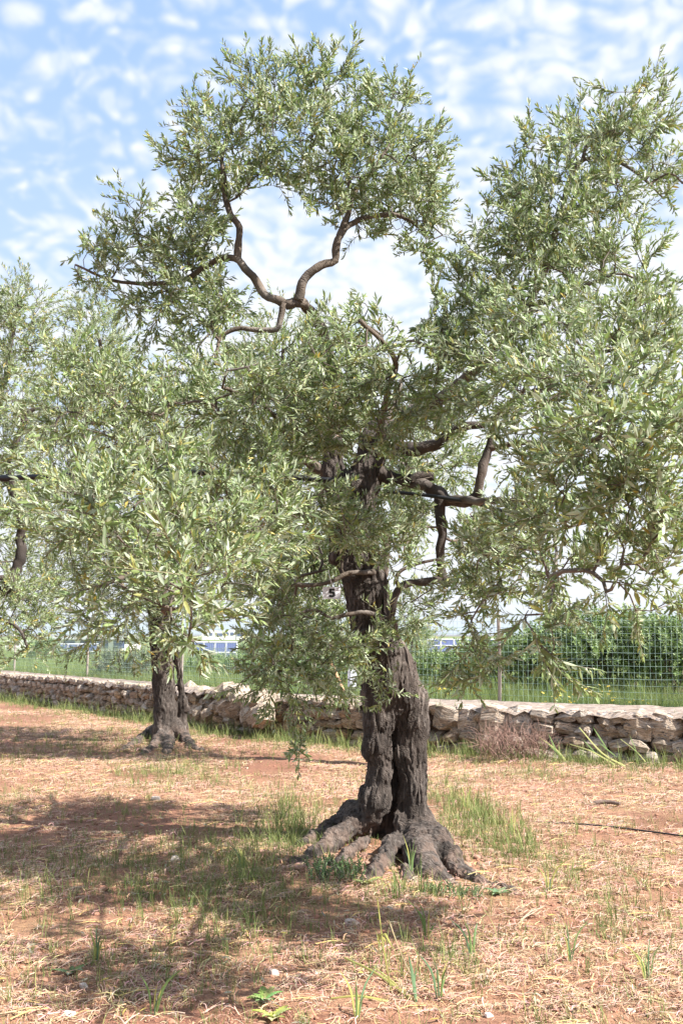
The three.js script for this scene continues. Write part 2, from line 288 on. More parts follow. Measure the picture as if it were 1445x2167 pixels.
function trunkGeo(strands, k, cell, cuts, tint = 1) {
  const f = strandField(strands, k, cuts), lo = V(9, 9, 9), hi = V(-9, -9, -99);
  lo.set(1e9, 1e9, 1e9); hi.set(-1e9, -1e9, -1e9);
  for (const s of strands) for (const [x, y, z, r] of s) { lo.min(V(x - r - 0.08, y - r - 0.08, z - r - 0.08)); hi.max(V(x + r + 0.08, y + r + 0.08, z + r + 0.08)); }
  const rough = (x, y, z) => {
    const low = smooth(0.55, 0.1, y), wx = n3(x * 4, y * 2.5, z * 4) * 0.06, wz = n3(x * 4 + 9, y * 2.5, z * 4) * 0.06;
    const a = 1 - Math.abs(n3((x + wx) * 30, y * 4.6, (z + wz) * 30)) * 2, b = 1 - Math.abs(n3((x + wx) * 58, y * 13, (z + wz) * 58)) * 2;
    return 0.022 * (1 - 0.6 * low) - (1 - 0.65 * low) * (0.020 * a + 0.011 * b) - 0.026 * n3(x * 7, y * 5, z * 7) - low * (0.018 * n3(x * 11, y * 11, z * 11) + 0.013 * n3(x * 27, y * 27, z * 27) + 0.007 * n3(x * 60, y * 60, z * 60));
  };
  const g = surfaceNets(f, lo, hi, cell, 0.09, rough), p = g.attributes.position, c = new Float32Array(p.count * 3), uv = new Float32Array(p.count * 2);
  for (let i = 0; i < p.count; i++) {
    const x = p.getX(i), y = p.getY(i), z = p.getZ(i), col = bark({ x, y, z }, tint), dust = smooth(0.35, 0.02, y) * smooth(-0.15, 0.35, n3(x * 8, y * 8, z * 8) + 0.5 * n3(x * 30, y * 30, z * 30));
    c[i * 3] = lerp(col[0], 0.27, dust * 0.4); c[i * 3 + 1] = lerp(col[1], 0.18, dust * 0.4); c[i * 3 + 2] = lerp(col[2], 0.14, dust * 0.4);
    uv[i * 2] = (x * 0.82 - z * 0.57) / 0.35; uv[i * 2 + 1] = y / 0.9;
  }
  g.setAttribute('color', new THREE.BufferAttribute(c, 3)); g.setAttribute('uv', new THREE.BufferAttribute(uv, 2));
  return g;
}
/** rows of [px, py, dz, radius in photo pixels] at the depth of a trunk become metres */
const strand = (z0, rows) => rows.map(([px, py, dz, r]) => { const p = P(px, py, z0 + dz); return [p.x, p.y, p.z, r * (z0 + dz) / F]; });

// ------------------------------------------------------------------ olive leaves, leafy shoots and branching
function leafInto(S, m, len, wid, c, curl, fold) {
  const st = [[0.0, 0.0], [0.3, 0.9], [0.66, 0.82], [1, 0]], q = V(0, 0, 0), n = V(0, 1, 0).transformDirection(m), ids = [];
  const at = (t, x, y) => q.set(x, y + curl * len * (t - t * t) * 1.2 - curl * len * t * t * 0.5, t * len).clone().applyMatrix4(m);
  st.forEach(([t, w], i) => {
    if (i === 0 || i === 3) ids.push([S.v(at(t, 0, 0), n, c)]);
    else ids.push([-1, 0, 1].map((s) => S.v(at(t, s * w * wid / 2, s ? fold * w * wid : 0), V(-s * 0.4, 1, 0).transformDirection(m), c)));
  });
  const [A, B, C, D] = ids; S.t(A[0], B[1], B[0]); S.t(A[0], B[2], B[1]);
  for (const k of [0, 1]) { S.t(B[k], B[k + 1], C[k]); S.t(B[k + 1], C[k + 1], C[k]); }
  S.t(D[0], C[0], C[1]); S.t(D[0], C[1], C[2]);
}
const UP = V(0, 1, 0);
const hsv = (c, k, w = 0) => [c[0] * k * (1 + w), c[1] * k, c[2] * k * (1 - w)];
/** one leafy shoot along +y; returns the stem geometry and a list of leaves {matrix, variant} */
function shoot(seed, len, pairs, leafLen) {
  const R = rng(seed), leaves = [], bend = (R() - 0.5) * 1.1, bend2 = (R() - 0.5) * 1.1, pt = (t) => V(bend * len * t * t, len * t, bend2 * len * t * t);
  const stem = []; for (let i = 0; i <= 5; i++) stem.push(pt(i / 5));
  const roll = R() * 6.28;
  const buds = [];
  for (let i = 0; i < pairs; i++) {
    const t = (i + 0.7) / (pairs + 0.2), p = pt(t);
    for (const s of [0, Math.PI]) {
      if (R() < 0.12) continue;
      const az = roll + (i % 2) * Math.PI / 2 + s + (R() - 0.5) * 1.3, open = lerp(1.15, 0.42, t) + (R() - 0.5) * 0.9;
      const dir = V(Math.cos(az) * Math.sin(open), Math.cos(open), Math.sin(az) * Math.sin(open)), l = leafLen * lerp(1.05, 0.72, Math.abs(t - 0.45) * 1.6) * (0.55 + R() * 0.6);
      const x = V(-Math.sin(az), 0, Math.cos(az)).applyAxisAngle(dir, (R() - 0.5) * 1.1), y = dir.clone().cross(x).normalize();
      if (y.y < 0 && R() < 0.9) { y.negate(); x.negate(); }
      leaves.push({ m: new THREE.Matrix4().makeBasis(x, y, dir).setPosition(p), l, k: R() });
      if (t > 0.45 && R() < 0.6) buds.push(p.clone().addScaledVector(dir, 0.008 + R() * 0.012));
    }
  }
  for (const s of [0, 1, 2]) { const az = roll + s * 2.1, dir = V(Math.cos(az) * 0.35, 1, Math.sin(az) * 0.35).normalize(), x = V(-Math.sin(az), 0, Math.cos(az)), y = dir.clone().cross(x).normalize(); leaves.push({ m: new THREE.Matrix4().makeBasis(x, y, dir).setPosition(pt(1)), l: leafLen * (0.45 + R() * 0.35), k: R() }); }
  return { stem, leaves, buds };
}
const GREENLEAF = [0.162, 0.242, 0.076], SILVERLEAF = [0.40, 0.475, 0.335];
/** colour of one leaf: most show the green face, some the silvery one, few are yellow */
function leafTone(k) { const v = 0.66 + 0.68 * ((k * 7.31) % 1), w = 0.18 * ((k * 13.7) % 1) - 0.04; if (k > 0.985) return [0.50, 0.38, 0.07]; if (k > 0.93) return [0.33, 0.34, 0.09]; return (k * 3.77) % 1 < 0.30 ? hsv(SILVERLEAF, 0.7 + 0.4 * v * 0.8, w * 0.4) : hsv(GREENLEAF, v, w); }
function shootGeo(sh) {
  const S = new Soup();
  tubeInto(S, sh.stem, [0.0022, 0.002, 0.0018, 0.0016, 0.0013, 0.001], 4, [0.22, 0.20, 0.125], 0, 0, false);
  for (const l of sh.leaves) { leafInto(S, l.m, l.l, l.l * (0.205 + 0.07 * ((l.k * 29) % 1)), leafTone(l.k), 0.16 * (((l.k * 17) % 1) - 0.35), 0.16); }
  for (const b of sh.buds) { const r = 0.0045, c = [0.42, 0.43, 0.20], a = [V(r, 0, 0), V(-r * 0.6, 0, r), V(-r * 0.6, 0, -r), V(0, r * 2.2, 0), V(0, -r, 0)].map((o) => S.v(o.add(b), o.clone().sub(b).normalize(), c)); S.t(a[0], a[3], a[1]); S.t(a[1], a[3], a[2]); S.t(a[2], a[3], a[0]); S.t(a[0], a[1], a[4]); S.t(a[1], a[2], a[4]); S.t(a[2], a[0], a[4]); }
  return S.geo();
}
const SHOOTS = [], SHOOTGEO = [];
for (let i = 0; i < 14; i++) { const sh = shoot(100 + i, 0.14 + 0.011 * (i % 8), 10 + i % 4, 0.064); SHOOTS.push(sh); SHOOTGEO.push(shootGeo(sh)); }
const FARSHOOTS = []; for (let i = 0; i < 6; i++) FARSHOOTS.push(shootGeo(shoot(200 + i, 0.24 + 0.012 * i, 10 + i % 3, 0.072)));

function orient(dir, roll, s) { return new THREE.Matrix4().compose(V(0, 0, 0), new THREE.Quaternion().setFromUnitVectors(UP, dir).multiply(new THREE.Quaternion().setFromAxisAngle(UP, roll)), V(s, s, s)); }

/** grows fine branches from the limbs to points spread through the crown, and sets leafy shoots on them */
function grow({ root, seed, limbs, blobs, density, per, spread, shootGeos, single = 0, scale = 1, keep = [], shrink = 1, minTip = 0.0016, chainStep = 0.09 }) {
  const R = rng(seed), rn = () => (R() + R() + R() - 1.5) / 1.5;
  const nodes = [];
  limbs.forEach((L) => { const from = Math.floor(L.pts.length * (L.from ?? 0.25)); L.pts.forEach((p, i) => { if (i >= from) nodes.push({ p, parent: -1, dir: (L.pts[i + 1] ?? p).clone().sub(L.pts[Math.max(0, i - 1)]).normalize(), tips: 0 }); }); });
  const limbCount = nodes.length, targets = [];
  for (const [px, py, rx, ry, z, dens = 1, droop = 0] of blobs) {
    const c = P(px, py, z), ax = rx * shrink * z / F, ay = ry * shrink * z / F, az = Math.min(1.1, 1.1 * Math.sqrt(ax * ay) + 0.16), n = Math.round(Math.PI * ax * ay * density * dens * (0.55 + 0.45 * az / 0.4)) + 1;
    for (let i = 0; i < n; i++) {
      let d; do d = V(R() * 2 - 1, R() * 2 - 1, R() * 2 - 1); while (d.lengthSq() > 1);
      const q = d.clone().multiplyScalar(R() < 0.16 ? 1.3 : 1);
      if (single && rx > 12 && n3((c.x + q.x * ax) * 2.6, (c.y + q.y * ay) * 2.6, (c.z + q.z * az) * 2.6) < -0.22 - 0.1 * R()) continue;
      targets.push({ p: V(c.x + q.x * ax, c.y + q.y * ay, c.z + q.z * az), out: d.clone().normalize(), droop });
    }
  }
  for (const t of targets) { t.d = 1e9; for (let i = 0; i < limbCount; i++) { const e = nodes[i].p.distanceToSquared(t.p); if (e < t.d) t.d = e; } }
  targets.sort((a, b) => a.d - b.d);
  const chains = [], shoots = [];
  const blocked = (p, gap) => keep.some(([x, y, rx, ry, z]) => { if (-p.z > z || (gap && z < TZ + 0.5)) return false; const f = F / (-p.z * CP + (p.y - EYE) * SP), X = p.x * f + PW / 2, Y = PH / 2 - ((p.y - EYE) * CP + p.z * SP) * f; return Math.pow((X - x) / rx, 2) + Math.pow((Y - y) / ry, 2) < 1; });
  const put = (p, dir, t) => {
    const d = dir.clone().multiplyScalar(0.55).addScaledVector(t.out, 0.35).add(V(rn() * spread, rn() * spread + 0.28 - t.droop * 0.75, rn() * spread)).normalize();
    if ([0, 0.08, 0.16, 0.24].some((e) => blocked(p.clone().addScaledVector(d, e)))) return;
    shoots.push({ p, m: orient(d, R() * 6.28, scale * (0.82 + R() * 0.36)).setPosition(p), v: Math.floor(R() * shootGeos.length), c: 0.8 + R() * 0.4 });
  };
  for (const t of targets) {
    let best = 0, bd = 1e9;
    for (let i = 0; i < nodes.length; i++) { const e = nodes[i].p.distanceToSquared(t.p); if (e < bd) { bd = e; best = i; } }
    if (blocked(t.p)) continue;
    const b = nodes[best], D = Math.sqrt(bd), n = Math.max(1, Math.min(24, Math.ceil(D / chainStep))), mid = b.p.clone().addScaledVector(b.dir, D * 0.4).lerp(t.p, 0.35).add(V(rn(), rn(), rn()).multiplyScalar(D * 0.12)), ids = [best];
    if (keep.length && [0.35, 0.6, 0.8].some((e) => blocked(b.p.clone().lerp(t.p, e), true))) continue;
    let prev = best;
    for (let k = 1; k <= n; k++) {
      const u = k / n, p = b.p.clone().multiplyScalar((1 - u) * (1 - u)).addScaledVector(mid, 2 * u * (1 - u)).addScaledVector(t.p, u * u).add(V(rn(), rn(), rn()).multiplyScalar(0.012));
      nodes.push({ p, parent: prev, dir: p.clone().sub(nodes[prev].p).normalize(), tips: 0 }); prev = nodes.length - 1; ids.push(prev);
    }
    for (let q = prev; q >= limbCount; q = nodes[q].parent) nodes[q].tips++;
    chains.push(ids);
    const end = nodes[prev];
    for (let k = 0; k < per; k++) put(end.p.clone().add(V(rn(), rn(), rn()).multiplyScalar(0.02)), end.dir, t);
    for (let k = 2; k < n && n > 3; k += 3) if (R() < 0.35) put(nodes[ids[k]].p, nodes[ids[k]].dir, t);
  }
  const S = new Soup(), rad = (i) => Math.min(0.022, minTip * Math.pow(Math.max(1, nodes[i].tips), 0.47) + 0.0006);
  for (const ids of chains) tubeInto(S, ids.map((i) => nodes[i].p), ids.map((i, k) => (k ? rad(i) : rad(ids[1]))), 5, smoothBark, 0, 0, false);
  tag(part('fine_branches', S.geo(), M.twig, root), null, null, null, 'stuff');
  // the shoots that show largest are built leaf by leaf
  const alone = new Set();
  if (single) {
    const inView = (s) => { const z = -s.p.z, x = s.p.x / z * F + PW / 2; return z > 1 && x > 20 && x < PW - 20; };
    const near = shoots.filter(inView).sort((a, b) => a.p.length() - b.p.length());
    let n = 0; const leafGeos = new Map();
    for (const s of near) {
      const sh = SHOOTS[s.v]; if (n + sh.leaves.length > single) break; alone.add(s);
      const st = part('shoot_stem', tubeGeoCached(s.v), M.twig, root); st.applyMatrix4(s.m);
      for (const l of sh.leaves) {
        const key = Math.floor(l.k * 12); if (!leafGeos.has(key)) { const L = new Soup(); leafInto(L, new THREE.Matrix4(), 1, 0.2 + 0.01 * (key % 6), leafTone(key / 12 + 0.02), 0.16 * ((key * 0.37) % 1 - 0.35), 0.16); leafGeos.set(key, L.geo()); }
        const m = part('leaf', leafGeos.get(key), M.leaf, root); m.applyMatrix4(s.m.clone().multiply(l.m).multiply(new THREE.Matrix4().makeScale(l.l, l.l, l.l))); n++;
      }
    }
  }
  const crown = new THREE.Group(); crown.name = 'crown'; crown.userData.kind = 'stuff'; root.add(crown);
  shootGeos.forEach((g, v) => { const list = shoots.filter((s) => s.v === v && !alone.has(s)); if (list.length) tag(copies('foliage', g, M.leaf, list.map((s) => s.m), crown, list.map((s) => new THREE.Color(s.c, s.c, s.c * 0.98))), null, null, null, 'stuff'); });
  return shoots.length;
}
const stemCache = new Map();
function tubeGeoCached(v) { if (!stemCache.has(v)) { const S = new Soup(); tubeInto(S, SHOOTS[v].stem, [0.0022, 0.002, 0.0018, 0.0016, 0.0013, 0.001], 5, [0.22, 0.20, 0.125], 0, 0, false); stemCache.set(v, S.geo()); } return stemCache.get(v); }
/** a limb given by [px, py, dz] rows and radii in photo pixels at both ends */
function limb(z0, rows, r0, r1, from) { const pts = curve(rows.map(([px, py, dz]) => P(px, py, z0 + dz)), 0.035), n = pts.length, radii = pts.map((p, i) => 0.86 * lerp(r0, r1, Math.pow(i / (n - 1), 0.8)) * z0 / F * (1 + 0.45 * Math.pow(Math.max(0, n3(p.x * 5, p.y * 5, p.z * 5)), 1.5)));
  pts.forEach((p, i) => { const k = radii[i] * Math.min(1, i / 3), q = p.clone(); p.x += k * (0.7 * n3(q.x * 3, q.y * 3, q.z * 3) + 0.5 * n3(q.x * 9, q.y * 9, q.z * 9)); p.y += k * (0.7 * n3(q.x * 3 + 40, q.y * 3, q.z * 3) + 0.5 * n3(q.x * 9 + 40, q.y * 9, q.z * 9)); p.z += k * 1.4 * n3(q.x * 3, q.y * 3 + 40, q.z * 3); });
  return { pts, radii, from }; }

// ------------------------------------------------------------------ the big olive tree
{
  const t = thing('olive_tree', 'large old olive tree with split hollow trunk, numbered tag hanging from it', 'olive tree', V(0, 0, 0));
  const s = (rows) => strand(TZ, rows);
  const q = (rows) => rows.map(([px, py, h, r]) => { const p = G(px, py); return [p.x, h + gh(p.x, p.z), p.z, r]; });
  const strands = [
    s([[812, 1420, 0.02, 42], [803, 1470, 0, 38], [802, 1530, -0.02, 31], [799, 1580, -0.04, 30], [807, 1635, -0.04, 24], [795, 1690, -0.05, 31], [789, 1722, -0.03, 24]]),
    s([[826, 1390, -0.04, 40], [834, 1450, -0.05, 38], [844, 1496, -0.04, 24]]),
    s([[772, 1672, -0.02, 12], [774, 1700, -0.02, 17]]),
    s([[838, 1420, 0.02, 44], [868, 1480, 0.02, 36], [879, 1530, 0, 28], [873, 1600, 0, 28], [872, 1680, 0, 31], [882, 1740, 0, 33], [898, 1790, -0.02, 34]]),
    s([[848, 1520, 0.02, 16], [850, 1600, 0.0, 16], [851, 1700, 0.02, 17], [846, 1770, 0.0, 18]]),
    s([[828, 1440, 0.16, 46], [828, 1600, 0.2, 44], [822, 1780, 0.26, 60]]),
    s([[822, 1430, 0, 46], [806, 1385, 0, 45], [792, 1330, 0, 43], [779, 1270, 0, 43], [764, 1205, 0, 45], [750, 1145, 0, 48], [744, 1085, 0, 47], [750, 1040, 0, 44]]),
    s([[760, 1060, 0, 36], [778, 990, 0, 33], [790, 940, 0.02, 31], [806, 900, 0.08, 25]]),
    s([[728, 1080, 0, 30], [708, 1010, 0, 25], [704, 950, 0, 20], [706, 895, 0, 15]]),
    s([[712, 1180, -0.02, 20], [716, 1130, -0.02, 22]]),
    s([[806, 1262, -0.03, 16], [800, 1225, -0.03, 18]]),
    // root flare: each row stands on the ground seen at that pixel, h metres up
    [...s([[896, 1765, -0.02, 37]]), ...q([[925, 1826, 0.104, 0.106], [975, 1854, 0.010, 0.070], [1045, 1872, -0.015, 0.044], [1112, 1890, -0.024, 0.026]])],
    [...s([[886, 1770, -0.08, 33]]), ...q([[890, 1842, 0.079, 0.114], [915, 1862, 0.002, 0.088], [950, 1868, -0.032, 0.070]])],
    q([[858, 1852, 0.036, 0.044], [866, 1868, -0.006, 0.044]]),
    [...s([[848, 1735, -0.04, 16], [846, 1770, -0.1, 17]]), ...q([[830, 1830, 0.087, 0.057], [808, 1848, 0.036, 0.062], [788, 1864, -0.006, 0.062], [766, 1876, -0.024, 0.035]])],
    [...s([[800, 1740, 0.16, 38]]), ...q([[756, 1800, 0.138, 0.088], [705, 1815, 0.070, 0.070], [658, 1828, 0.010, 0.053], [618, 1842, -0.015, 0.035]])],
    q([[778, 1815, 0.070, 0.040], [735, 1832, 0.036, 0.040], [700, 1846, 0.002, 0.035], [664, 1856, -0.015, 0.026]]),
    [...s([[790, 1725, 0.2, 32]]), ...q([[745, 1770, 0.138, 0.097], [695, 1784, 0.061, 0.088], [640, 1798, -0.015, 0.062]])],
    q([[625, 1836, 0.002, 0.035], [640, 1844, -0.006, 0.031]]), q([[706, 1854, -0.006, 0.035], [728, 1858, -0.015, 0.026]]),
  ];
  const cuts = [s([[830, 1505, -0.16, 6], [834, 1600, -0.16, 8], [833, 1700, -0.16, 10], [818, 1770, -0.16, 26]]), s([[830, 1520, -0.02, 6], [834, 1610, -0.01, 8], [831, 1700, 0.0, 12], [814, 1768, -0.02, 30], [800, 1800, 0.0, 28]]), s([[800, 1512, -0.16, 4], [797, 1548, -0.17, 5]]), s([[866, 1755, -0.16, 7], [864, 1800, -0.2, 10]])];
  part('trunk', trunkGeo(strands, 0.042, 0.0085, cuts), M.bark, t);
  const B = (rows, r0, r1, from) => limb(TZ, rows, r0, r1, from);
  const limbs = [
    B([[786, 960, 0, 0], [840, 950, -0.05], [895, 950, -0.15], [928, 938, -0.2], [955, 911, -0.25], [985, 902, -0.28], [1036, 898, -0.3]], 22, 8),
    B([[790, 1000, 0], [850, 1015, -0.05], [885, 1022, -0.1], [925, 1042, -0.18], [950, 1056, -0.22], [1000, 1062, -0.3], [1013, 1040, -0.32], [1022, 995, -0.34], [1036, 945, -0.36], [1046, 882, -0.38]], 19, 8, 0.5),
    B([[870, 1022, -0.1], [888, 1012, -0.12], [922, 1004, -0.15]], 15, 13, 0.9),
    B([[930, 1050, -0.2], [929, 1085, -0.2], [931, 1140, -0.2], [929, 1190, -0.2], [932, 1222, -0.2], [952, 1238, -0.2]], 12, 10, 0.3),
    B([[806, 1335, -0.12], [818, 1322, -0.2], [830, 1290, -0.24], [846, 1247, -0.26], [880, 1234, -0.24], [932, 1230, -0.2]], 8, 9, 0.3),
    B([[846, 1250, -0.26], [838, 1222, -0.28], [850, 1208, -0.3], [890, 1192, -0.32], [934, 1183, -0.34]], 5, 3),
    B([[1034, 950, -0.36], [1060, 945, -0.4], [1090, 938, -0.45], [1140, 936, -0.55], [1200, 930, -0.8], [1290, 900, -1.3], [1370, 880, -1.9]], 7, 3),
    B([[1046, 885, -0.38], [1062, 862, -0.4], [1080, 858, -0.45], [1130, 800, -1.3], [1200, 760, -2.1], [1290, 740, -2.8]], 6, 3),
    // branch that carries the tag, and the one below it
    B([[790, 1212, -0.1], [765, 1210, -0.28], [732, 1214, -0.32], [700, 1230, -0.34], [660, 1238, -0.36], [620, 1240, -0.45], [598, 1262, -0.55], [584, 1300, -0.6], [575, 1340, -0.6]], 7, 2.5, 0.3),
    B([[818, 1322, -0.2], [796, 1302, -0.26], [772, 1295, -0.3], [735, 1299, -0.34], [700, 1308, -0.36], [680, 1298, -0.4], [655, 1290, -0.45], [600, 1330, -0.6], [560, 1400, -0.7]], 6, 2.5, 0.4),
    // the leaders that show against the sky
    B([[706, 960, 0.05], [702, 880, -0.15], [700, 800, -0.45], [692, 730, -0.7], [668, 672, -0.95], [648, 648, -1.05], [628, 637, -1.2], [600, 641, -1.2]], 17, 11, 0.5),
    B([[600, 641, -1.20], [572, 622, -1.20], [532, 583, -1.20], [500, 552, -1.20], [472, 546, -1.15], [440, 562, -1.10], [390, 590, -1.05], [320, 600, -1.00], [230, 590, -1.00], [160, 560, -1.00]], 10.4, 2.3),
    B([[502, 553, -1.20], [506, 512, -1.20], [507, 480, -1.20], [490, 453, -1.20], [479, 425, -1.20], [476, 380, -1.20], [470, 330, -1.15], [490, 270, -1.10], [530, 200, -1.00]], 8.5, 2.3),
    B([[630, 637, -1.20], [640, 603, -1.20], [660, 576, -1.20], [690, 556, -1.20], [710, 549, -1.20], [713, 522, -1.20], [719, 500, -1.20], [740, 475, -1.15], [790, 455, -1.10], [840, 455, -1.10], [900, 490, -1.00]], 11.1, 3.4),
    B([[719, 500, -1.20], [742, 420, -1.10], [720, 330, -1.00], [690, 240, -0.90], [660, 160, -0.90]], 7.8, 2.3), B([[742, 420, -1.10], [800, 340, -1.00], [850, 270, -0.90]], 5.2, 2.3),
    B([[600, 641, -1.20], [592, 668, -1.20], [583, 700, -1.20], [545, 698, -1.20], [500, 696, -1.20], [470, 712, -1.20], [455, 770, -1.30]], 7.8, 2.9),
    // right leader
    B([[806, 920, 0.05], [870, 880, -0.1], [960, 820, -0.6], [1040, 740, -1.1], [1110, 655, -1.55], [1150, 575, -1.6], [1185, 450, -1.6], [1212, 360, -1.6], [1236, 338, -1.6], [1290, 335, -1.6], [1345, 365, -1.65], [1405, 420, -1.7]], 17, 2),
    B([[1232, 340, -1.6], [1240, 308, -1.6], [1262, 268, -1.6], [1310, 210, -1.6]], 4, 2), B([[1110, 655, -1.55], [1200, 620, -1.9], [1300, 580, -2.1]], 7, 3),
    // left limbs
    B([[706, 1010, 0], [640, 970, -0.1], [540, 945, -0.3], [450, 935, -0.6], [330, 943, -0.9], [260, 905, -1.1], [180, 892, -1.3]], 14, 4),
    B([[330, 943, -0.9], [280, 968, -1.1], [200, 965, -1.5]], 5, 3),
    B([[735, 1100, -0.1], [640, 1085, -0.7], [520, 1090, -1.6], [400, 1120, -2.6], [300, 1120, -3.2], [200, 1060, -3.4]], 13, 4),
    B([[520, 1090, -1.6], [480, 1140, -2.4], [430, 1190, -3.4], [380, 1240, -3.9], [350, 1300, -4.0]], 7, 3), B([[640, 970, -0.1], [560, 860, -1.3], [470, 820, -2.0]], 8, 3),
    // limbs towards the right front and to the back
    B([[950, 1056, -0.22], [1050, 1060, -0.9], [1150, 1060, -1.6], [1260, 1040, -3.0], [1360, 1000, -3.6], [1560, 980, -3.5], [1700, 1060, -3.4]], 9, 3), B([[1150, 1060, -1.6], [1175, 1150, -2.6], [1170, 1230, -3.5], [1160, 1300, -4.0]], 3.5, 1.4),
    B([[800, 930, 0.05], [830, 870, 0.6], [850, 800, 1.2]], 15, 6), B([[706, 960, 0.05], [660, 890, 0.6], [600, 840, 1.2]], 12, 5),
    B([[800, 930, 0.05], [820, 830, -1.1], [830, 750, -2.0], [760, 680, -2.3]], 10, 4), B([[780, 1330, -0.1], [720, 1360, -0.5], [650, 1400, -0.8], [600, 1430, -0.9]], 5, 2.5),
    B([[1036, 898, -0.3], [1090, 850, -1.2], [1180, 820, -2.8], [1280, 820, -3.8]], 7, 3),
  ];
  limbs.forEach((L, i) => part('branch', tubeGeo(L.pts, L.radii, 11, (p) => (i < 5 ? bark(p, 1.0) : smoothBark(p)), 0.30, i * 3.3), M.branch, t));
  // a thin hanging spray left of the trunk
  const hang = curve([P(606, 1440, TZ - 0.8), P(618, 1490, TZ - 0.8), P(622, 1540, TZ - 0.8), P(626, 1585, TZ - 0.8)], 0.05); limbs.push({ pts: hang, from: 0.9 });
  part('branch', tubeGeo(hang, hang.map(() => 0.0028), 5, smoothBark), M.branch, t);
